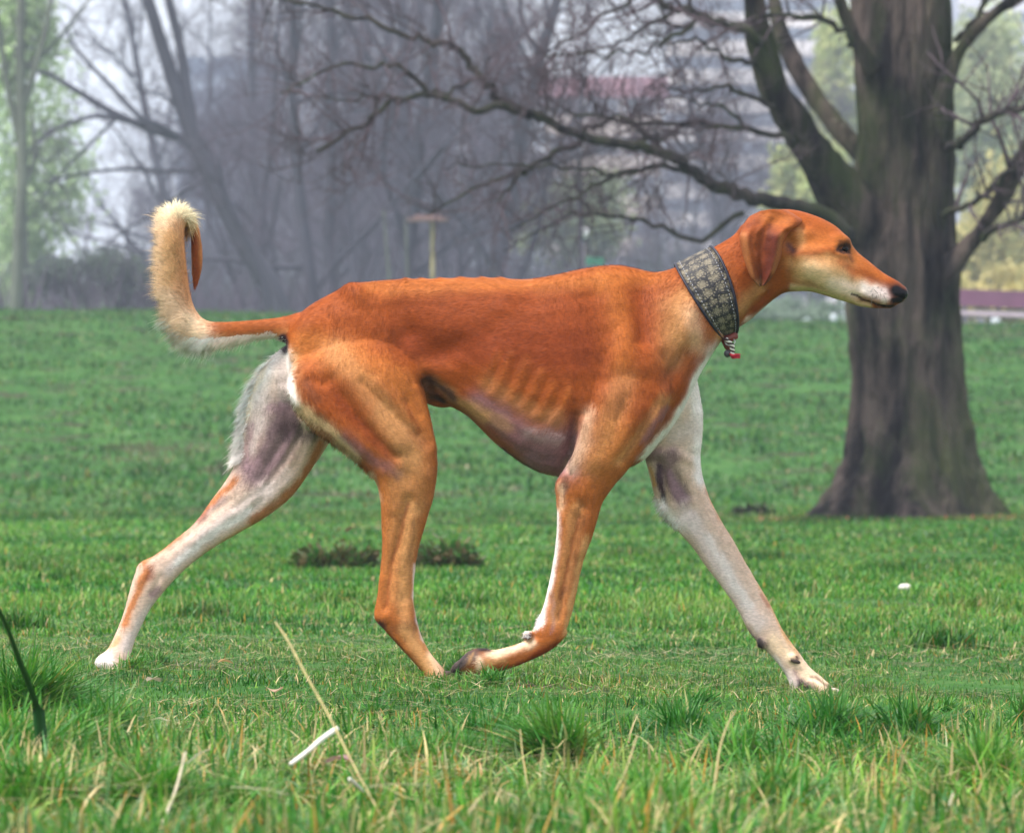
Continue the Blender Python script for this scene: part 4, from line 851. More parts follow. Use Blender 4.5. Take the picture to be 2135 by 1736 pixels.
n_ = 5000; a_ = rg_.uniform(0, 6.283, n_); rr_ = 1 + np.abs(rg_.normal(0, .12, n_)); patch(n_, 2.33 + .60 * rr_ * np.cos(a_), 25.2 + .56 * rr_ * np.sin(a_), .02, .06, .006, .012, .75)
n_ = 2600; a_ = rg_.uniform(0, 6.283, n_); rr_ = 1 + np.abs(rg_.normal(0, .22, n_)); patch(n_, 2.33 + .60 * rr_ * np.cos(a_), 25.2 + .56 * rr_ * np.sin(a_), .015, .05, .008, .016, np.array([1.9, .75, 1.2]))
n_ = 9000; patch(n_, rg_.uniform(-8, 8, n_), rg_.normal(26.5, .8, n_), .03, .075, .008, .016, .66)
for (qx, qy, qw) in ((250,1180,45),(1595,1165,45),(60,1200,80),(130,1215,40),(1860,1195,60),(1000,1270,70),(420,1290,60),(1650,1250,50),(1960,1330,60),(700,1260,50),(1330,1160,60),(30,1330,50),(2040,1270,60)):
    k_ = CAM_H / ((qy - HZ) / PXM); yy_ = (k_ - 1) * CAM_D; xx_ = (qx - CX) / PXM * k_; r_ = qw / PXM * k_; n_ = 700
    patch(n_, xx_ + r_ * .55 * rg_.normal(0, 1, n_), yy_ + r_ * .8 * rg_.normal(0, 1, n_), .02, .060, .003, .007, .78)
for (sx_, sy_, sw_, sn_) in ((480,1650,330,170),(150,1690,160,60),(820,1700,260,90),(1250,1690,240,60),(1900,1700,260,60),(560,1560,200,50),(1020,1640,140,30)):   # longer bleached straws, lying
    k_ = CAM_H / ((sy_ - HZ) / PXM); yy_ = (k_ - 1) * CAM_D; xx_ = (sx_ - CX) / PXM * k_; r_ = sw_ / PXM * k_
    x_ = xx_ + r_ * rg_.uniform(-1, 1, sn_); y_ = yy_ + .9 * rg_.uniform(-1, 1, sn_); a_ = rg_.choice([0, 3.14159], sn_) + rg_.normal(0, .6, sn_)
    V, Q, T, c = blades(x_, y_, rg_.uniform(.03, .07, sn_), rg_.uniform(.0018, .0032, sn_), STRAW * rg_.uniform(.8, 1.25, (sn_, 1)), rg_.uniform(1.0, 2.2, sn_), 4, az=a_)
    V[:, 2] = np.maximum(V[:, 2], ground_h(V[:, 0], V[:, 1]) + .02) + .012; gb.add(V, Q, T, c)
tag(gb.build('grass', M_GRASS), kind='stuff')
# long rank tufts in the foreground
gt = MB()
tufts = [(40,1520,70,1.5),(120,1600,90,1.3),(20,1640,90,1.3),(250,1560,60,1.2),(300,1425,30,.7),(60,1700,80,1.2),(330,1700,60,1.0),(1040,1560,70,1.2),(1180,1610,80,1.3),(960,1590,50,1.0),(1420,1560,50,1.0),(1560,1600,70,1.1),(1700,1560,60,1.1),(1330,1700,80,1.1),
         (1240,1510,40,.7),(1880,1560,60,1.0),(2050,1640,70,1.2),(640,1560,50,.8),(860,1620,60,.9),(1010,1440,24,.55),(2120,1500,50,1.0),(1640,1700,80,1.0),(520,1690,60,.8),(1480,1470,30,.5),(760,1490,30,.5),(180,1500,50,.9),(1950,1470,30,.5),(1780,1530,40,.8),(330,1412,20,.6),(980,1418,14,.6)]
tufts = [(a_ + rg_.uniform(-30, 30), b_ + rg_.uniform(-15, 15) * (b_ > 1500), c_ * rg_.uniform(.6, 1.6), d_ * rg_.uniform(.75, 1.15)) for a_, b_, c_, d_ in tufts]
for (tx, ty, tr, th_) in tufts:
    k = (CAM_H + .0) / ((ty - HZ) / PXM); yy = (k - 1) * CAM_D; xx = (tx - CX) / PXM * k; rr = tr / PXM * k * 1.1
    n = int((520 if tr > 40 else 240) * (.3 if LOW else 1) * th_)
    a = rg_.uniform(0, 2 * np.pi, n); q = np.abs(rg_.normal(0, .8, n)) * rg_.uniform(.3, 1, n); x = xx + rr * q * np.cos(a) + rg_.normal(0, rr * .3, n); y = yy + rr * 1.8 * q * np.sin(a)
    c = grass_cols(x, y, rg_, .06, .10); c = c * .62 + np.array([lin(58, 126, 44)]) * .38
    wind = rg_.normal(0, 1.2)
    V, Q, T, c = blades(x, y, rg_.uniform(.03, .088, n) * th_ * (1.1 - .3 * np.minimum(q, 1.5)), rg_.uniform(.0022, .0052, n), c, np.abs(rg_.normal(.8, .5, n)) + .3 * q, 4, az=a * (rg_.random() < .5) + wind + rg_.normal(0, 1.3, n))
    gt.add(V, Q, T, c)
tag(gt.build('tall_grass', M_GRASS), kind='stuff')
# ------------------------------------------------------------------ TREES
def bark_mat(name, c1, c2, moss=None, moss_amt=.5, s=1.0, bump=.02):
    m, nt, b = new_mat(name); tc = nt.nodes.new('ShaderNodeTexCoord')
    def noise(sc, det, st):
        mp = nt.nodes.new('ShaderNodeMapping'); mp.inputs['Scale'].default_value = st; nt.links.new(tc.outputs['Object'], mp.inputs['Vector'])
        n = nt.nodes.new('ShaderNodeTexNoise'); n.inputs['Scale'].default_value = sc; n.inputs['Detail'].default_value = det; n.inputs['Roughness'].default_value = .65; nt.links.new(mp.outputs[0], n.inputs['Vector']); return n.outputs['Fac']
    r = nt.nodes.new('ShaderNodeValToRGB'); r.color_ramp.elements[0].position = .42; r.color_ramp.elements[0].color = (*c1, 1); r.color_ramp.elements[1].position = .60; r.color_ramp.elements[1].color = (*c2, 1)
    f1 = noise(5 * s, 6, (1, 1, .22)); nt.links.new(f1, r.inputs[0]); src = r.outputs[0]
    if moss is not None:
        r2 = nt.nodes.new('ShaderNodeValToRGB'); r2.color_ramp.elements[0].position = .46; r2.color_ramp.elements[0].color = (0, 0, 0, 1); r2.color_ramp.elements[1].position = .62; r2.color_ramp.elements[1].color = (moss_amt,) * 3 + (1,)
        nt.links.new(noise(2.2 * s, 5, (1, 1, .4)), r2.inputs[0])
        mx = nt.nodes.new('ShaderNodeMix'); mx.data_type = 'RGBA'; mx.inputs[7].default_value = (*moss, 1); nt.links.new(src, mx.inputs[6]); nt.links.new(r2.outputs[0], mx.inputs[0]); src = mx.outputs[2]
    nt.links.new(src, b.inputs['Base Color']); b.inputs['Roughness'].default_value = .9; b.inputs['Specular IOR Level'].default_value = .2
    bp = nt.nodes.new('ShaderNodeBump'); bp.inputs['Distance'].default_value = bump; bp.inputs['Strength'].default_value = 1.0
    nt.links.new(noise(16 * s, 6, (1, 1, .2)), bp.inputs['Height']); nt.links.new(bp.outputs[0], b.inputs['Normal'])
    return m
M_BARK = bark_mat('old_bark', lin(22, 19, 21), lin(94, 82, 77), lin(56, 70, 28), .7, 1.0, .08)
M_BRANCH = bark_mat('branch_bark', lin(34, 32, 34), lin(66, 62, 56), lin(56, 66, 34), .7, 2.0, .01)
M_TWIG = simple_mat('twig', lin(84, 70, 78), .9)
M_FARBARK = simple_mat('far_bark', lin(52, 52, 62), .9, 1.5, .3)
M_FARTWIG = simple_mat('far_twig', lin(76, 68, 82), .9)
M_PALEBARK = simple_mat('pale_bark', lin(92, 98, 86), .9, 2.0, .25)

def twigs(mb_, path, rad0, rgx, n=10, length=1.0, depth=2, up=.3, spread=1.0, sides=4, y_spread=.8, tmin=.15):
    """side shoots off a path (world coords)"""
    path = np.asarray(path); m = len(path)
    for _ in range(n):
        t = rgx.uniform(tmin, 1) * (m - 1); i = min(int(t), m - 2); f = t - i; p0 = path[i] * (1 - f) + path[i + 1] * f
        T = path[i + 1] - path[i]; T = T / (np.linalg.norm(T) + 1e-9)
        d = rgx.normal(0, 1, 3) * np.array([1, y_spread, 1]); d -= T * (d @ T); d /= np.linalg.norm(d) + 1e-9
        d = T * rgx.uniform(.3, 1.0) + d * spread + np.array([0, 0, up]); d /= np.linalg.norm(d)
        L = length * rgx.uniform(.5, 1.15); k = 4; pts = [p0]; dd = d
        for q in range(k):
            dd = dd + rgx.normal(0, .22, 3) + np.array([0, 0, .06 * np.sign(up)]); dd /= np.linalg.norm(dd); pts.append(pts[-1] + dd * L / k)
        r0 = rad0 * rgx.uniform(.6, 1.1)
        mb_.tube(pts, np.linspace(r0, r0 * .25, k + 1), sides)
        if depth > 1: twigs(mb_, pts, r0 * .55, rgx, max(3, n // 2), L * .55, depth - 1, up, spread, 3, y_spread)

# --- the big tree right of the dog
BY = 25.2; KS = (1 + BY / CAM_D) / PXM
def B(px, py, dy=0.0):
    return np.array([(px - CX) * KS, BY + dy, CAM_H - (py - HZ) * KS])
def limb_mesh(rows, sides=48, depth_ratio=.95, disp=.02, lobes=None, dy0=0.0, dy1=0.0, sub=8):
    """rows: left x, left y, right x, right y"""
    R = catmull(rows, sub); n = len(R); th = np.arange(sides) * 2 * np.pi / sides; V = []
    for q, r in enumerate(R):
        t = q / (n - 1); dy = dy0 + (dy1 - dy0) * t
        a = B(r[0], r[1], dy); b = B(r[2], r[3], dy); c = (a + b) / 2; h = (b - a) / 2; w = np.linalg.norm(h) * depth_ratio
        m = np.ones(sides)
        if lobes: m = 1 + lobes(t) * (np.cos(th * 5 + .9 + 1.2 * t) * .5 + np.cos(th * 9 + 2.2) * .28)
        V.append(c + (h * np.cos(th)[:, None] + np.array([0, 1, 0]) * (w * np.sin(th))[:, None]) * m[:, None])
    V = np.vstack(V); cen = V.reshape(n, sides, 3).mean(1); out_ = V - np.repeat(cen, sides, 0); out_ /= np.linalg.norm(out_, axis=1)[:, None] + 1e-9
    V = V - out_ * .012; q = V * np.array([1, 1, .16]); V = V + out_ * (disp * (.6 * fbm(V * np.array([1, 1, .4]), 4, 71, 2) + .75 * (.25 - np.abs(vnoise(q, 13, 75))) + .45 * (.4 - np.abs(vnoise(q, 27, 78)))))[:, None]
    i = np.arange(n - 1)[:, None] * sides; j = np.arange(sides)[None, :]; k = (j + 1) % sides
    Q = np.stack([i + j, i + sides + j, i + sides + k, i + k], -1).reshape(-1, 4)
    c0 = len(V); V = np.vstack([V, cen[0], cen[-1]]); j = j[0]; k = k[0]
    T = np.vstack([np.stack([j, k, np.full(sides, c0)], -1), np.stack([(n - 1) * sides + k, (n - 1) * sides + j, np.full(sides, c0 + 1)], -1)])
    return V, Q, T
bt = empty('park_tree', tuple(B(1880, 1085))); bt.location.z = 0
tag(bt, 'massive bare old tree with a flared mossy trunk standing behind the dog\'s nose', 'tree')
trunk = MB()
trunk.add(*limb_mesh([(1655,1112,2120,1112),(1678,1088,2096,1090),(1716,1040,2060,1044),(1748,985,2040,992),(1766,930,2026,935),(1775,870,2016,870),(1776,800,2008,800),(1772,720,2003,720),(1764,650,2000,650),(1757,580,2000,580),
  (1752,510,1997,515),(1758,450,1994,450),(1772,390,1992,390),(1784,330,1990,330),(1786,260,1989,260),(1782,180,1987,180),(1777,100,1984,100),(1772,20,1980,20),(1768,-80,1972,-80),(1775,-300,1950,-300),(1800,-700,1925,-700)],
  sides=180, disp=.06, lobes=lambda t: .08 + .36 * max(0, 1 - t * 5) ** 1.3, sub=10))
trunk.build('trunk', M_BARK, bt)
def limb(rows, **k):
    q = MB(); q.add(*limb_mesh(rows, **k)); q.build('limb', M_BARK, bt)
limb([(1850,700,1900,690),(1800,620,1905,600),(1762,555,1900,530),(1736,505,1880,470),(1710,452,1834,415),(1680,395,1780,360),(1648,335,1728,305),(1614,275,1684,242),(1579,205,1641,184),(1550,130,1614,118),(1537,60,1598,58),(1532,-10,1586,-10),(1525,-120,1575,-120),(1500,-400,1535,-400)], dy0=.1, dy1=-.8, disp=.03)
limb([(1830,430,1880,400),(1792,345,1835,320),(1745,290,1785,262),(1702,228,1742,205),(1664,168,1702,146),(1630,100,1672,88),(1612,40,1650,30),(1600,-60,1632,-60),(1590,-200,1612,-200)], dy0=.2, dy1=.7, disp=.015, sides=24)
limb([(1800,180,1840,140),(1768,112,1796,90),(1744,58,1772,40),(1722,8,1750,-6),(1700,-60,1722,-70),(1680,-160,1695,-160)], dy0=-.2, dy1=-.6, disp=.012, sides=24)
limb([(1960,640,1960,530),(2000,570,1992,500),(2048,500,2020,470),(2088,440,2052,410),(2118,382,2080,360),(2146,310,2108,296),(2180,220,2150,210),(2240,90,2216,80)], dy0=-.2, dy1=-.9, disp=.015, sides=24)
limb([(1960,330,1930,200),(1996,150,1976,112),(2030,92,2010,62),(2072,50,2056,24),(2120,18,2108,-8),(2200,-20,2194,-45)], dy0=-.1, dy1=-.8, disp=.012, sides=24)
br = MB(); rt = np.random.default_rng(5); tw = MB()
BR = [
 ([(1760,500),(1700,455),(1650,440),(1600,435),(1553,426),(1494,412),(1447,392),(1397,350),(1374,346),(1304,328),(1206,318),(1128,281),(1050,266),(995,270),(933,246),(855,254),(808,281),(750,322),(690,360)],15,2.5,-.6,-2.5),
 ([(1128,281),(1090,262),(1050,250),(1022,219),(991,187),(964,148),(913,129),(870,121),(823,105),(737,74),(683,59),(600,40),(540,20)],9,2,-1.6,-1.8),
 ([(940,247),(894,234),(870,203),(815,191),(737,195),(680,215),(620,250)],6,1.5,-2.0,-2.6),
 ([(933,246),(960,220),(1000,203),(1040,206)],4,1.2,-2.0,-1.6),
 ([(1206,320),(1148,348),(1101,375),(1058,422),(1040,450)],6,1.5,-1.2,-2),
 ([(1101,375),(1050,400),(1003,414),(940,453),(900,480)],4.5,1.2,-1.5,-2.2),
 ([(1480,405),(1416,372),(1339,371),(1269,391),(1222,418),(1187,437),(1128,469),(1060,505)],6,1.2,-1.0,-1.8),
 ([(1540,455),(1450,510),(1374,492),(1304,469),(1245,465),(1187,465),(1108,504),(1050,540)],5,1.2,-.8,-1.4),
 ([(1206,310),(1240,284),(1269,273),(1310,282),(1374,332),(1430,380)],5,3,-1.2,-1.0),
 ([(1640,312),(1619,301),(1514,285),(1416,279),(1318,279),(1250,268),(1190,272)],6.5,2,-.6,-1.6),
 ([(1570,110),(1553,95),(1494,78),(1416,55),(1374,43),(1304,16),(1245,-4),(1180,-40)],10,5,-.8,-1.6),
 ([(1760,110),(1748,78),(1700,58),(1650,48),(1592,51),(1560,64)],6,3,-.5,-.7),
 ([(1745,1),(1700,-20)],4,2,-.5,-.7),
 ([(1965,320),(1990,305),(2020,272),(2060,254),(2100,246),(2150,250),(2200,262)],9,4,-.4,-1.2),
 ([(1960,450),(1990,441),(2040,410),(2075,380),(2105,350)],6,5,-.2,-.8),
 ([(2030,510),(2072,480),(2134,455),(2200,430)],7,4,-.6,-1.1),
 ([(1985,90),(2010,62),(2040,20),(2090,2),(2134,-10)],6,3,-.2,-.6),
 ([(1320,25),(1260,60),(1218,98),(1170,130),(1110,150)],4,1,-1.2,-1.6),
 ([(1400,50),(1340,90),(1290,120),(1230,138),(1140,160)],4,1,-1.2,-1.6),
 ([(1450,65),(1390,112),(1330,140),(1270,152),(1200,150),(1130,160)],4.5,1,-1.2,-1.8),
 ([(1540,285),(1500,250),(1450,240),(1380,225)],4,1,-.8,-1.3),
 ([(1416,279),(1370,310),(1320,320),(1260,345)],4,1,-1,-1.5),
 ([(1600,240),(1530,215),(1480,205),(1420,220),(1360,200)],5,1,-.8,-1.3),
 ([(1560,150),(1500,140),(1440,110),(1380,118),(1320,105)],5,1,-.8,-1.3),
 ([(1320,380),(1280,392),(1210,381),(1120,381),(1000,380),(930,388)],3.5,1,-1.4,-2.2),
 ([(855,254),(810,248),(760,262),(700,255)],4,1,-2.2,-2.6),
]
for pts, r0, r1, d0, d1 in BR:
    n = len(pts); dd = np.linspace(d0, d1, n); q = np.array([B(a, b, d) for (a, b), d in zip(pts, dd)]); q = catmull(q, 4)
    q[1:-1] += rt.normal(0, .010, q[1:-1].shape)
    br.tube(q, np.linspace(r0 * KS, r1 * KS, len(q)) * 1.15, 8)
    L = np.linalg.norm(q[-1] - q[0])
    twigs(tw, q, r1 * KS * .9 + .002, rt, int(7 + L * 6), .6, 3 if L > 1.2 else 2, .35, 1.0, 4, .7, .2)
    twigs(tw, q, r1 * KS * .7 + .002, rt, int(3 + L * 2), .45, 2, -.4, 1.0, 4, .7, .35)
br.build('branches', M_BRANCH, bt); tw.build('twigs', M_TWIG, bt)

# --- bare trees: a generator
def bare(seed, H, r0, lean=0.0, nb=14, twig_n=9, spread=.35, low=.18, mats=(None, None), fork=False, twd=3, tl=.10):
    rg2 = np.random.default_rng(seed); tr = MB(); cw = MB()
    k = 9; pts = [np.zeros(3) + np.array([0, 0, -.3])]; d = np.array([lean, rg2.normal(0, .05), 1.0])
    for q in range(k):
        d = d + rg2.normal(0, .05, 3); d[2] = 1; pts.append(pts[-1] + d / np.linalg.norm(d) * H * .9 / k)
    pts = catmull(pts, 3); tr.tube(pts, np.linspace(1, .12, len(pts)) ** 1.1 * r0, 9)
    mains = [pts[int(len(pts) * .5):]]
    for b_ in range(nb):
        t = low + (1 - low) * (b_ + rg2.random()) / nb * .92; i = int(t * (len(pts) - 1)); p0 = pts[i]
        az = rg2.uniform(0, 2 * np.pi); L = H * spread * (1.15 - t) * rg2.uniform(.7, 1.2); el = rg2.uniform(.35, 1.1)
        dd = np.array([math.cos(az) * math.cos(el), math.sin(az) * math.cos(el), math.sin(el)]); q = [p0]
        for s_ in range(6): dd = dd + rg2.normal(0, .16, 3) + np.array([0, 0, .05 if el > .6 else -.04]); dd /= np.linalg.norm(dd); q.append(q[-1] + dd * L / 6)
        q = catmull(q, 2); rr = r0 * (1 - t) * .45 + .01
        tr.tube(q, np.linspace(rr, rr * .2, len(q)), 6); mains.append(q)
    for q in mains: twigs(cw, q, r0 * .045 + .005, rg2, twig_n, H * tl, twd, .35, 1.0, 3, 1.0, .1)
    return tr, cw
def proto_tree(name, label, seed, H, r0, mt, mt2, cat='tree', group=None, **kw):
    t = empty(name); tag(t, label, cat, group); tr, cw = bare(seed, H, r0, **kw)
    tr.build('trunk', mt, t); cw.build('crown', mt2, t); return t
def copy_tree(o, loc, rz=0.0, s=1.0, label=None):
    c = o.copy(); COL.objects.link(c); c.location = loc; c.rotation_euler = (0, 0, rz); c.scale = (s, s, s)
    if label: c['label'] = label
    for ch in list(o.children):
        d = ch.copy(); COL.objects.link(d); d.parent = c
    return c
def at(px, y):     # ground point under a picture column
    x = (px - CX) / PXM * (1 + y / CAM_D); return (x, y, float(ground_h(x, y)) - .1)
GRP = 'bare trees of the wood behind the grass bank'
prot = [proto_tree('bare_tree', 'slim grey leafless tree in the hazy wood behind the bank', 21, 15, .16, M_FARBARK, M_FARTWIG, group=GRP, nb=18, twig_n=15, low=.12),
        proto_tree('bare_tree', 'slim grey leafless tree in the hazy wood behind the bank', 22, 13, .13, M_FARBARK, M_FARTWIG, group=GRP, nb=20, twig_n=15, low=.06, spread=.42),
        proto_tree('bare_tree', 'slim grey leafless tree in the hazy wood behind the bank', 23, 17, .20, M_FARBARK, M_FARTWIG, group=GRP, nb=18, twig_n=15, low=.15, lean=.12)]
rw = np.random.default_rng(31); spots = []
for k in range(34): spots.append((rw.uniform(380, 1120), rw.uniform(150, 270), rw.uniform(.9, 1.25)))
for k in range(10): spots.append((rw.uniform(-60, 400), rw.uniform(200, 280), rw.uniform(.55, .8)))
for k in range(12): spots.append((rw.uniform(1100, 1650), rw.uniform(200, 290), rw.uniform(.5, .85)))
for k in range(9): spots.append((rw.uniform(1330, 1700), rw.uniform(150, 220), rw.uniform(.8, 1.1)))
for k in range(5): spots.append((rw.uniform(1980, 2250), rw.uniform(200, 290), rw.uniform(.5, .8)))
for k in range(8): spots.append((560 + 62 * k + rw.uniform(-15, 15), rw.uniform(105, 150), rw.uniform(.95, 1.2)))
for k, (px, yy, s) in enumerate(spots):
    L_ = at(px, yy); z = L_[2]
    if k < 3: prot[k].location = L_; prot[k].scale = (s,) * 3; prot[k].rotation_euler = (0, 0, rw.uniform(0, 6))
    else: copy_tree(prot[k % 3], L_, rw.uniform(0, 6.28), s)

# traced trees in front of the wood
def traced(name, label, paths, y, mt, mt2, cat='tree', tn=8, tl=.9, base=None, extra=None, up=.3):
    k = (1 + y / CAM_D) / PXM
    W = lambda a, b, d=0.0: np.array([(a - CX) * k, y + d, CAM_H - (b - HZ) * k])
    b0 = paths[0][0][0]; x0, _, zz = W(*b0); t = empty(name, (x0, y, float(ground_h(x0, y)))); tag(t, label, cat)
    tr = MB(); tw_ = MB(); rr = np.random.default_rng(int(b0[0]) + 3)
    for n_, (pts, r0, r1) in enumerate(paths):
        dy = rr.uniform(-1, 1) if n_ else 0
        q = catmull([W(a, b, dy * i / len(pts)) for i, (a, b) in enumerate(pts)], 4)
        if n_ == 0: q[0][2] = min(q[0][2], float(ground_h(x0, y)) - .2)
        tr.tube(q, np.linspace(r0 * k, r1 * k, len(q)), 10)
        twigs(tw_, q, .014, rr, tn, tl, 3, up, 1.0, 3, .9, .25)
    tr.build('trunk', mt, t); tw_.build('crown', mt2, t); return t, W
traced('forked_tree', 'tall leafless tree leaning left and forking above the dog\'s upright tail', [
 ([(590,690),(575,620),(540,560),(508,508),(465,425),(430,351),(405,290),(390,254),(363,176),(332,78),(308,0),(280,-80)],24,11),
 ([(400,280),(396,230),(387,176),(375,98),(351,0),(340,-80)],13,8),
 ([(420,330),(380,290),(324,273),(234,234),(156,187),(98,152),(60,140),(20,90)],11,2.5),
 ([(370,285),(330,262),(293,246),(234,183),(168,113),(140,60)],8,2.5),
 ([(300,262),(215,242),(160,250),(110,270),(78,289),(40,330)],6,2),
 ([(430,351),(351,357),(280,352),(215,355),(150,365),(90,379)],6,2),
 ([(440,370),(380,400),(330,440),(260,480),(210,520)],5,2),
 ([(380,240),(340,200),(300,190)],4,1.5),([(250,240),(180,310),(120,370),(70,440)],4,1.5)], 100, M_FARBARK, M_FARTWIG, tn=10)
gt_, Wg = traced('green_tree', 'pale green budding tree at the left edge of the wood', [
 ([(30,690),(34,600),(40,480),(46,360),(44,240),(42,120),(44,0),(46,-80)],14,9),([(44,240),(70,150),(95,60),(110,-40)],9,4),([(44,300),(20,200),(5,100),(-10,0)],9,4),
 ([(42,400),(70,330),(60,226)],7,3),([(40,150),(90,110),(150,40),(190,-20)],6,2)], 92, M_PALEBARK, M_FARTWIG, tn=7)
for n_, (pts, r0, r1, y, lab) in enumerate([
   ([(685,690),(688,600),(684,500),(690,380),(686,240),(690,100),(688,-60)],15,9,118,'straight grey bare tree directly above the dog\'s hip'),
   ([(566,690),(550,600),(520,520),(470,415),(455,330)],9,4,96,'thin pale tree leaning left between the tail and the rump'),
   ([(530,690),(528,500),(526,330),(524,160),(526,0),(524,-80)],12,8,140,'dark upright bare tree between the forked tree and the rump'),
   ([(845,690),(842,500),(838,300),(842,140),(836,0),(840,-80)],15,10,130,'bare tree with a thick dark trunk above the middle of the dog\'s back'),
   ([(920,690),(915,480),(908,260),(909,98),(922,30),(929,-60)],10,6,135,'bare tree with a kinked trunk between two taller bare trees above the loin'),
   ([(760,690),(765,480),(757,260),(762,90),(768,-60)],11,7,160,'slender grey tree between the thick trunk and the straight one'),
   ([(1212,690),(1210,480),(1206,300),(1216,160),(1226,40),(1230,-40)],6,3,96,'thin dark leafless tree rising behind the dog\'s shoulder blades')]):
    traced('bare_tree', lab, [(pts, r0, r1)], y, M_FARBARK, M_FARTWIG, tn=22, tl=1.6)
for n_, (pts, lab) in enumerate([([(815,690),(813,600),(804,500),(800,440)],'short pale sapling, left one of three above the back'),([(852,690),(850,600),(847,504),(845,450)],'short pale sapling, middle one of three above the back')]):
    traced('sapling', lab, [(pts, 3.5, 2)], 88, M_PALEBARK, M_FARTWIG, tn=8, tl=.5)

# leafy crowns in fresh green
M_LEAF = leaf_mat('spring_leaves', .6, .4)
def leafy(name, label, px, y, cz, rx, rz, n, c1, c2, seed, size=.10, trunk_r=.10, cat='tree', drop=0.0, mtb=None):
    rr = np.random.default_rng(seed); L_ = at(px, y); t = empty(name, L_); tag(t, label, cat)
    k = (1 + y / CAM_D) / PXM; x0 = L_[0]; z0 = CAM_H - (cz - HZ) * k; rx *= k; rz *= k
    tr = MB(); tr.tube([(x0, y, L_[2] - .3), (x0 + .1, y, (L_[2] + z0) / 2), (x0, y, z0 + rz * .6)], [trunk_r, trunk_r * .8, trunk_r * .2], 8)
    cen = []
    for q in range(26):
        d = rr.normal(0, 1, 3); d /= np.linalg.norm(d); d *= rr.random() ** .4; cen.append(np.array([x0 + d[0] * rx, y + d[1] * rx * .8, z0 + d[2] * rz]))
        tr.tube([(x0, y, z0 - rz * .5), cen[-1] * .5 + np.array([x0, y, z0]) * .5 + rr.normal(0, .1, 3), cen[-1]], [trunk_r * .35, trunk_r * .2, .01], 5)
    cen = np.array(cen); tr.build('trunk', mtb or M_PALEBARK, t)
    ci = rr.integers(0, len(cen), n); p = cen[ci] + rr.normal(0, 1, (n, 3)) * np.array([rx, rx, rz]) * .19
    if drop: p[:, 2] -= np.abs(rr.normal(0, drop, n))
    p[:, 2] = np.maximum(p[:, 2], L_[2] + .1)
    a = rr.normal(0, 1, (n, 3)); a /= np.linalg.norm(a, axis=1)[:, None]; b = np.cross(a, rr.normal(0, 1, (n, 3))); b /= np.linalg.norm(b, axis=1)[:, None]
    s = size * rr.uniform(.5, 1.2, (n, 1)); V = np.stack([p - a * s, p + b * s * .45, p + a * s, p - b * s * .45], 1).reshape(-1, 3)
    m_ = rr.random((n, 1)); sh = rr.uniform(.75, 1.2, (len(cen), 1))[ci]; c = (c1 * m_ + c2 * (1 - m_)) * sh
    mesh_obj('crown', V, np.arange(4 * n).reshape(-1, 4), M_LEAF, t, False, {'col': np.repeat(c, 4, 0)}); return t
YG1, YG2 = lin(206, 206, 136), lin(164, 182, 116)
leafy('willow_tree', 'pale yellow green willow between the big trunk and the right picture edge', 2090, 120, 480, 110, 150, 9000, lin(222, 208, 140), lin(182, 184, 120), 1, .12, drop=.5)
leafy('green_shrub', 'yellowish budding shrub behind the maroon barrier', 2060, 104, 610, 120, 50, 6000, lin(224, 206, 138), lin(186, 182, 118), 2, .08, cat='shrub')
leafy('willow_tree', 'hazy light green tree filling the gap between the right branches', 2060, 170, 230, 110, 190, 9000, lin(206, 210, 160), lin(164, 180, 134), 3, .16)
leafy('willow_tree', 'light green tree seen in the gap left of the big trunk', 1680, 150, 400, 75, 110, 7000, YG1, YG2, 4, .14)
leafy('willow_tree', 'green budding crown seen between the two left limbs of the big tree', 1745, 180, 200, 60, 170, 6000, YG1, YG2, 5, .16)
leafy('willow_tree', 'faint green tree low in the wood above the withers', 1190, 150, 450, 110, 90, 5000, lin(160, 172, 128), lin(138, 150, 112), 6, .14)
leafy('willow_tree', 'mist green spring tree at the left picture edge', 50, 130, 400, 130, 290, 5200, lin(190, 212, 160), lin(160, 184, 136), 7, .13)
leafy('willow_tree', 'green leafed tree reaching the top left corner', 40, 110, 90, 90, 200, 3600, lin(192, 212, 160), lin(160, 184, 136), 8, .11)
leafy('green_shrub', 'dull green shrub low behind the bank under the forked tree', 210, 110, 600, 130, 70, 6000, lin(98, 116, 92), lin(92, 98, 96), 9, .10, cat='shrub')
leafy('green_shrub', 'grey green hedge shrub seen under the dog\'s chin', 1650, 92, 655, 110, 34, 6000, lin(150, 170, 146), lin(120, 140, 120), 10, .06, cat='shrub')

# conifer against the sky
def conifer():
    y = 230; L_ = at(1055, y); t = empty('fir_tree', L_); tag(t, 'dark pointed fir tree rising above the bare wood', 'tree')
    k = (1 + y / CAM_D) / PXM; top = CAM_H - (48 - HZ) * k; rr = np.random.default_rng(77); x0 = L_[0]
    tr = MB(); tr.tube([(x0, y, L_[2]), (x0, y, top)], [.3, .03], 8); tr.build('trunk', M_FARBARK, t)
    n = 9000; h = rr.random(n) ** .8 * 11; a = rr.uniform(0, 6.283, n); R_ = (.25 + h * .34) * np.sqrt(rr.random(n)) * (.75 + .35 * np.sin(h * 5))
    p = np.stack([x0 + R_ * np.cos(a), y + R_ * np.sin(a), top - h - R_ * .25], -1); d = np.stack([np.cos(a), np.sin(a), -.35 + 0 * a], -1); s_ = np.cross(d, [0, 0, 1])
    V = np.stack([p, p + d * .35 + s_ * .07, p + d * .6, p + d * .35 - s_ * .07], 1).reshape(-1, 3)
    mesh_obj('crown', V, np.arange(4 * n).reshape(-1, 4), M_LEAF, t, False, {'col': np.repeat(lin(48, 62, 58) * rr.uniform(.7, 1.3, (n, 1)), 4, 0)})
conifer()

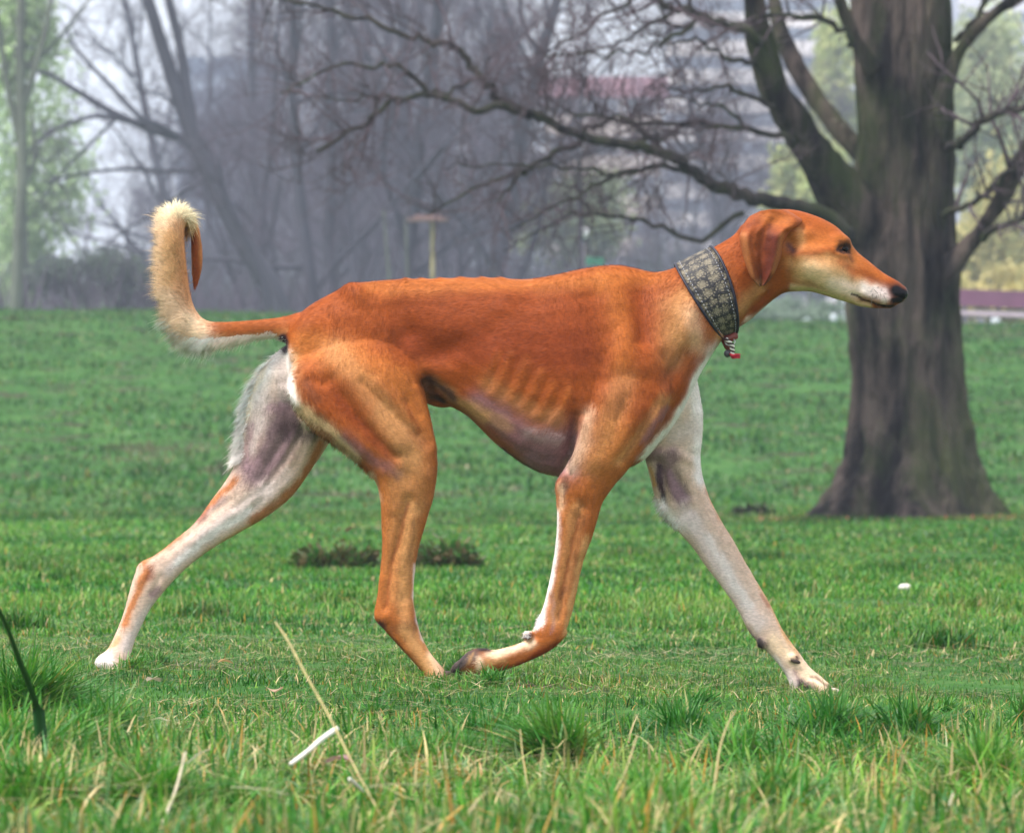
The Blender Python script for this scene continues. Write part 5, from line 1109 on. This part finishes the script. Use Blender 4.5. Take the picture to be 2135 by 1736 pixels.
# thicket of the wood floor
rr = np.random.default_rng(91); th_ = []; n = 60000 if not LOW else 20000
yy = rr.uniform(100, 280, n); x = rr.uniform(-1.25, 1.25, n) * (1 + yy / CAM_D) * .95; z = ground_h(x, yy); patch = fbm(np.stack([x, yy, 0 * x], -1), .12, 33)
hh = rr.uniform(1.5, 5.2, n) * (1 + .7 * patch) * (.55 + .5 * (yy / 280)) * np.where(x / (1 + yy / 10) > .38, .55, 1); d = rr.normal(0, .35, (n, 3)); d[:, 2] = 1
w = rr.uniform(.012, .035, n)[:, None]; b = np.stack([x, yy, z], -1); tp = b + d * hh[:, None]; mid = b + d * (hh * .5)[:, None] + rr.normal(0, .15, (n, 3)); s_ = np.array([1.0, 0, 0])
V = np.stack([b - s_ * w, b + s_ * w, mid - s_ * w * .7, mid + s_ * w * .7, tp], 1).reshape(-1, 3); o = (np.arange(n) * 5)[:, None]
c = (np.array([lin(80, 72, 84)]) * (1 + .35 * patch[:, None]) * (1 - .0) + np.where(patch[:, None] > .25, lin(60, 90, 60) - lin(80, 80, 80), 0) * .5) * rr.uniform(.6, 1.3, (n, 1))
tag(mesh_obj('undergrowth', V, [o + np.array([0, 1, 3, 2]), o + np.array([2, 3, 4])], leaf_mat('brush', .9, .1), None, False, {'col': np.repeat(np.clip(c, .01, 1), 5, 0)}), kind='stuff')
# ------------------------------------------------------------------ BUILDINGS
def block(name, label, x0p, x1p, topp, y, floors, floor_h, wall, band, dark, depth=14, roof=None, cat='building', gap=.42):
    k = (1 + y / CAM_D) / PXM; x0 = (x0p - CX) * k; x1 = (x1p - CX) * k; top = CAM_H - (topp - HZ) * k
    t = empty(name, ((x0 + x1) / 2, y, 0)); tag(t, label, cat); H = max(top, floors * floor_h)
    MW = simple_mat(name + '_wall', wall, .9, .4, .1); MBd = simple_mat(name + '_band', band, .8, .3, .12); MD = simple_mat(name + '_glass', dark, .25)
    q = MB(); q.box((x0, y, -1), (x1, y + depth, top)); q.build('wall', MW, t, False)
    nw = max(3, int((x1 - x0) / 3.2)); f = 0; z = top - 1.0
    while z > 2 and f < 18:
        b_ = MB(); b_.box((x0 - .2, y - 1.3, z - floor_h * (1 - gap)), (x1 + .2, y - .003, z - floor_h * .12)); b_.box((x0 - .2, y - 1.35, z - floor_h * (1 - gap) - .15), (x1 + .2, y - .006, z - floor_h * (1 - gap) - .002)); b_.build('balcony', MBd, t, False)
        for w in range(nw):
            wx = x0 + (w + .5) * (x1 - x0) / nw; g = MB(); g.box((wx - 1.1, y - .05, z - floor_h * .12 + .1), (wx + 1.1, y - .003, z + floor_h * .5)); g.build('window', MD, t, False)
        z -= floor_h; f += 1
    if roof is not None:
        r_ = MB(); r_.box((x0 - .6, y - 1.6, top + .003), (x1 + .6, y + depth + .5, top + 1.5)); r_.build('roof', simple_mat(name + '_roof', roof, .8, .5, .2), t, False)
block('apartment_block', 'tall block with white balcony bands seen behind the left limbs of the big tree', 1392, 1745, -60, 560, 15, 2.75, lin(96, 104, 122), lin(232, 222, 214), lin(50, 62, 84))
block('apartment_block', 'tall pale block glimpsed between the branches right of the trunk', 2000, 2250, -30, 600, 15, 2.9, lin(138, 140, 150), lin(214, 210, 212), lin(80, 90, 108))
block('red_roofed_house', 'long low house with a red roof edge beyond the wood', 1138, 1374, 205, 430, 7, 3.0, lin(176, 158, 140), lin(190, 170, 152), lin(96, 92, 96), roof=lin(158, 84, 94))
block('pale_house', 'pale blue grey building showing between the forked tree\'s stems', 372, 560, 130, 520, 8, 3.0, lin(146, 164, 184), lin(158, 172, 190), lin(110, 128, 150), gap=.55)

# ------------------------------------------------------------------ SMALL THINGS BEHIND
def spot(px, py, y):
    k = (1 + y / CAM_D) / PXM; return (px - CX) * k, CAM_H - (py - HZ) * k
def lamp():
    y = 98; x, z = spot(1217, 486, y); g = float(ground_h(x, y)); t = empty('street_lamp', (x, y, g)); tag(t, 'slim lamp post with a white globe above the dog\'s withers', 'street lamp')
    q = MB(); q.tube([(x, y, g - .2), (x, y, z - .12)], [.035, .028], 10); q.build('pole', simple_mat('lamp_pole', lin(96, 90, 96), .6), t)
    q = MB(); q.tube([(x, y, z - .14), (x, y, z - .07)], [.06, .05], 12); q.build('collar', simple_mat('lamp_neck', lin(80, 78, 84), .5), t)
    q = MB(); q.add(*ellipsoid((x, y, z), (.10, .10, .11), 14)); q.build('globe', simple_mat('opal', lin(240, 240, 244), .3), t)
lamp()
def bird_table():
    y = 84; x, z = spot(901, 462, y); g = float(ground_h(x, y)); t = empty('wooden_post', (x, y, g)); tag(t, 'yellowish wooden post carrying a flat brown board beside the pale saplings', 'post')
    q = MB(); q.box((x - .035, y - .035, g - .2), (x + .035, y + .035, z)); q.build('post', simple_mat('post_wood', lin(150, 140, 100), .8, 10, .2), t, False)
    x1, _ = spot(850, 0, y); x2, _ = spot(932, 0, y); q = MB(); q.box((x1, y - .25, z + .002), (x2, y + .25, z + .05)); q.box((x1 + .1, y - .2, z + .053), (x2 - .1, y + .2, z + .10)); q.build('board', simple_mat('board_wood', lin(120, 94, 90), .8, 10, .2), t, False)
bird_table()
def sign():
    y = 86; x, z = spot(1240, 546, y); g = float(ground_h(x, y)); t = empty('park_sign', (x, y, g)); tag(t, 'small plain green sign plate just above the dog\'s back', 'sign')
    q = MB(); q.tube([(x, y, g - .2), (x, y, z - .055)], .02, 8); q.build('post', simple_mat('sign_post', lin(110, 110, 112), .5), t)
    q = MB(); q.box((x - .15, y - .03, z - .05), (x + .15, y - .01, z + .07)); q.build('plate', simple_mat('sign_green', lin(30, 110, 84), .5), t, False)
sign()
def barrier():
    y = 86; x0, _ = spot(1985, 0, y); x1 = x0 + 16; t = empty('metal_barrier', (x0, y, float(ground_h(x0, y)))); tag(t, 'long maroon barrier with a pale lower rail right of the big trunk', 'barrier')
    _, za = spot(0, 602, y); _, zb = spot(0, 637, y); _, zc = spot(0, 646, y); _, zd = spot(0, 656, y); s = -.035
    def rail(z0, z1, col, nm, th=.05):
        q = MB(); V = [(x0, y, z0), (x1, y, z0 + s * 16), (x1, y + th, z0 + s * 16), (x0, y + th, z0), (x0, y, z1), (x1, y, z1 + s * 16), (x1, y + th, z1 + s * 16), (x0, y + th, z1)]
        q.add(V, [(0, 3, 2, 1), (4, 5, 6, 7), (0, 1, 5, 4), (1, 2, 6, 5), (2, 3, 7, 6), (3, 0, 4, 7)]); q.build(nm, simple_mat(nm, col, .6, 2, .15), t, False)
    rail(zb, za, lin(112, 64, 92), 'maroon_panel'); rail(zd, zc, lin(178, 160, 172), 'lower_rail', .04)
    for k_ in range(9):
        px = x0 + .2 + k_ * 1.95; g = float(ground_h(px, y)); q = MB(); q.box((px - .04, y + .053, g - .3), (px + .04, y + .12, za - .05 + s * (px - x0))); q.build('post', simple_mat('rail_post', lin(120, 110, 118), .7), t, False)
barrier()
def bollard(px, py, w, h, lab):
    y = 82.0; x, z = spot(px, py, y); g = float(ground_h(x, y)); t = empty('bollard', (x, y, g)); tag(t, lab, 'bollard')
    q = MB(); q.tube([(x, y, g - .2), (x, y, z + h * .6), (x, y, z + h)], [w, w, w * .7], 12); q.build('shaft', simple_mat('white_stone', lin(176, 184, 190), .6, 8, .1), t)
    q = MB(); q.tube([(x, y, g - .1), (x, y, g + .06)], [w * 1.25, w * 1.2], 12); q.build('foot', simple_mat('grey_stone', lin(140, 140, 140), .8), t)
bollard(2075, 676, .075, .10, 'stubby white bollard below the maroon barrier right of the trunk')
bollard(1680, 672, .055, .06, 'small white bollard under the dog\'s jaw')
bollard(1737, 666, .05, .09, 'small white bollard close to the left side of the big trunk')

# ------------------------------------------------------------------ FOREGROUND STALKS, LITTER
M_STRAW = simple_mat('straw', lin(160, 146, 96), .7, 60, .25); M_PALE = simple_mat('bleached_straw', lin(176, 166, 138), .6, 80, .2); M_WHITE = simple_mat('stripped_wood', lin(226, 220, 208), .6, 80, .12)
def stalk(name, lab, pts, w0, w1, depths, mt, cat='dry stalk', group=None, flat=False, joints=True):
    n = len(pts); dd = np.linspace(depths[0], depths[1], n); q = catmull([P(a, b, d) for (a, b), d in zip(pts, dd)], 6)
    k = (1 + depths[0] / CAM_D) / PXM; g = float(ground_h(q[0][0], q[0][1]))
    if q[0][2] > g and cat != 'straw': q = np.vstack([[q[0][0], q[0][1], g - .01], q])
    m_ = MB(); r_ = np.linspace(w0 * k / 2, w1 * k / 2, len(q)) * (1 if mt is M_WHITE else .68); m_.tube(q, r_, 8)
    if joints:
        for f in (.3, .55, .8): i = int(f * (len(q) - 1)); m_.tube([q[i] - (q[i + 1] - q[i]) * .12, q[i], q[i] + (q[i + 1] - q[i]) * .12], [r_[i] * .9, r_[i] * 1.5, r_[i] * .9], 8)
    o = m_.build(name, mt, loc=tuple(q[0])); tag(o, lab, cat, group); return o
def DZ(py, z=.055): return ((CAM_H - z) / ((py - HZ) / PXM) - 1) * CAM_D
SG = 'dry stalks standing in the foreground turf'
stalk('dry_stalk', 'longest dry stalk, slanting up left from the bottom edge below the dog\'s belly', [(832,1765),(800,1710),(740,1600),(690,1500),(640,1410),(600,1335),(574,1297)], 8, 7, (-4.15,-3.7), M_STRAW, group=SG)
stalk('dry_stalk', 'thick pale cut stalk at the lower left, left of the white stick', [(325,1765),(345,1700),(368,1640),(386,1568)], 13, 9, (-4.2,-4.0), M_PALE, group=SG)
stalk('dry_stalk', 'tan stalk below the long leading foreleg\'s elbow side, tip bent right', [(1475,1725),(1488,1640),(1500,1560),(1516,1510),(1533,1480)], 9, 5, (-3.9,-3.6), M_STRAW, group=SG)
stalk('dry_stalk', 'dry stalk leaning right below the lifted paw\'s wrist', [(1240,1735),(1270,1670),(1300,1615),(1316,1570),(1328,1532)], 9, 5, (-3.9,-3.6), M_STRAW, group=SG)
stalk('dry_stalk', 'faint thin stalk directly below the lifted paw', [(1110,1700),(1100,1640),(1090,1580),(1084,1520)], 5, 4, (-3.6,-3.4), M_STRAW, group=SG)
stalk('dry_stalk', 'pale blunt stalk at the lower right edge', [(1968,1760),(1972,1700),(1986,1655)], 10, 9, (-4.2,-4.1), M_PALE, group=SG)
stalk('white_stick', 'white stripped stick propped on the turf beside the longest dry stalk', [(605,1592),(640,1566),(670,1540),(702,1518)], 9, 12, (DZ(1592, .05), DZ(1518, .085)), M_WHITE, cat='straw', joints=False)
stalk('white_stick', 'tiny white stick fragment right of the longest stalk\'s foot', [(728,1622),(742,1634),(756,1648)], 7, 6, (DZ(1622), DZ(1648, .04)), M_WHITE, cat='straw', joints=False)
for k_, (a, b, lab) in enumerate([((482,1640),(600,1655),'bleached straw lying low in the bottom left'),((316,1500),(352,1502),'short straw lying in the tuft at the far left paw'),((760,1640),(900,1636),'long fine straw lying right of the longest stalk'),((390,1590),(440,1560),'curved straw behind the pale cut stalk')]):
    stalk('loose_straw', lab, [a, ((a[0] + b[0]) / 2, (a[1] + b[1]) / 2 - 5), b], 3.4, 2.4, (DZ(a[1], .06), DZ(b[1], .06)), M_PALE, cat='straw', joints=False)
reed = MB(); q = catmull([P(80,1480,-3.2), P(62,1430,-3.25), P(40,1375,-3.3), P(18,1315,-3.35), P(-6,1262,-3.4)], 5); q = np.vstack([[q[0][0] + .01, q[0][1], -.01], q])
T_ = np.gradient(q, axis=0); T_ /= np.linalg.norm(T_, axis=1)[:, None]; s_ = np.cross(T_, [0, 1, 0]); w = np.linspace(.0075, .0035, len(q))[:, None]; V = np.vstack([q - s_ * w, q + np.array([0, .003, 0]), q + s_ * w, q + np.array([0, -.0005, 0])]); n = len(q); j = np.arange(n - 1)
reed.add(V, np.vstack([np.stack([j + a * n, j + 1 + a * n, j + 1 + b * n, j + b * n], -1) for a, b in ((0, 1), (1, 2), (2, 3), (3, 0))]), col=lin(40, 92, 44))
tag(reed.build('reed_leaf', M_GRASS, loc=tuple(q[0])), 'broad dark green leaf blade crossing the left picture edge', 'leaf')

def weed(px, py, wpx, lab, seed, c1, c2, n=420):
    k = CAM_H / ((py - HZ) / PXM); y = (k - 1) * CAM_D; x0 = (px - CX) / PXM * k; wr = wpx / PXM * k / 2; rr = np.random.default_rng(seed); g = float(ground_h(x0, y))
    t = empty('weed_clump', (x0, y, g)); tag(t, lab, 'weed')
    a = rr.uniform(0, 6.28, n); u = np.sqrt(rr.random(n)); p = np.stack([x0 + wr * u * np.cos(a), y + wr * .5 * u * np.sin(a), g + np.abs(rr.normal(0, .040, n)) * (1.2 - u * .7) * (.6 + .6 * np.abs(np.sin(5 * u * np.cos(a) + seed))) + .01 * rr.random(n)], -1)
    d = np.stack([np.cos(a), np.sin(a), rr.uniform(.2, 1.2, n)], -1) + rr.normal(0, .5, (n, 3)); d /= np.linalg.norm(d, axis=1)[:, None]; s = np.cross(d, rr.normal(0, 1, (n, 3))); s /= np.linalg.norm(s, axis=1)[:, None]
    L = rr.uniform(.02, .05, (n, 1)); V = np.stack([p, p + d * L * .5 + s * L * .28, p + d * L, p + d * L * .5 - s * L * .28], 1).reshape(-1, 3); m_ = rr.random((n, 1)); c = (c1 * m_ + c2 * (1 - m_)) * rr.uniform(.6, 1.2, (n, 1))
    mesh_obj('leaves', V, np.arange(4 * n).reshape(-1, 4), M_GRASS, t, False, {'col': np.repeat(c, 4, 0)})
weed(700, 1190, 170, 'low weed clump with brown leaves behind the two hind legs', 1, lin(112, 92, 66), lin(54, 112, 42), 620)
weed(930, 1188, 130, 'low brownish weed clump between the near hind leg and the lifted foreleg', 2, lin(116, 96, 70), lin(58, 110, 46), 500)
weed(1570, 1078, 80, 'dark low weed on the tree\'s left root', 6, lin(30, 60, 34), lin(70, 58, 48), 400)
# pebble and dead leaves
def lump(name, px, py, r, lab, col, cat, sq=.6):
    k = CAM_H / ((py - HZ) / PXM); y = (k - 1) * CAM_D; x0 = (px - CX) / PXM * k; g = float(ground_h(x0, y)); V, Q, T = ellipsoid((x0, y, g + r * sq + .012), (r, r * .8, r * sq), 12); V += .12 * r * np.stack([vnoise(V, 40, s) for s in (1, 2, 3)], -1)
    m_ = MB(); m_.add(V, Q, T); tag(m_.build(name, simple_mat(name, col, .8, 90, .25), loc=(x0, y, g)), lab, cat)
lump('white_pebble', 1886, 1243, .018, 'small whitish pebble in the grass at the far right', lin(206, 200, 190), 'pebble')
def dead_leaf(px, py, s, lab, col, seed):
    k = CAM_H / ((py - HZ) / PXM); y = (k - 1) * CAM_D; x0 = (px - CX) / PXM * k; g = float(ground_h(x0, y)); rr = np.random.default_rng(seed); a = rr.uniform(0, 3)
    nu, nv = 9, 7; V = []
    for i in range(nu):
        t = i / (nu - 1); w = math.sin(math.pi * min(t * .95 + .03, 1)) ** .7 * .42
        for j in range(nv):
            u = (j / (nv - 1) - .5) * 2; X_ = (t - .5) * s; Y_ = u * w * s * (1 + .12 * math.sin(t * 19)); Z_ = .35 * s * (u * u * w + .25 * math.sin(t * 4)) + .02
            V.append((x0 + X_ * math.cos(a) - Y_ * math.sin(a), y + X_ * math.sin(a) + Y_ * math.cos(a), g + Z_ + .012))
    i = np.arange(nu - 1)[:, None] * nv; j = np.arange(nv - 1)[None, :]; Q = np.stack([i + j, i + j + 1, i + nv + j + 1, i + nv + j], -1).reshape(-1, 4)
    m_ = MB(); m_.add(V, Q, col=col); o = m_.build('dead_leaf', M_GRASS, loc=(x0, y, g)); tag(o, lab, 'dead leaf', 'dead leaves in the turf')
dead_leaf(572, 1490, .034, 'pinkish beige curled dead leaf in front of the gap between the hind feet', lin(184, 150, 124), 1)
dead_leaf(320, 1475, .026, 'whitish crumpled dead leaf below the far hind paw', lin(150, 136, 116), 2)
dead_leaf(470, 1440, .026, 'tan dead leaf upper left of the pinkish one', lin(176, 140, 96), 3)
dead_leaf(705, 1655, .034, 'mauve dead leaf by the foot of the longest stalk', lin(150, 118, 116), 4)
# ------------------------------------------------------------------ HAZE between the wood and the camera
hz = MB(); hz.box((-460, -60, -4), (460, 1060, 62))
def haze_mat():
    m = bpy.data.materials.new('haze'); m.use_nodes = True; nt = m.node_tree; nt.nodes.clear()
    o = nt.nodes.new('ShaderNodeOutputMaterial'); v = nt.nodes.new('ShaderNodeVolumePrincipled')
    v.inputs['Color'].default_value = (.72, .82, 1.0, 1); v.inputs['Density'].default_value = 0.0011; v.inputs['Anisotropy'].default_value = 0.0
    nt.links.new(v.outputs[0], o.inputs['Volume']); return m
tag(hz.build('haze', haze_mat(), None, False), kind='stuff')
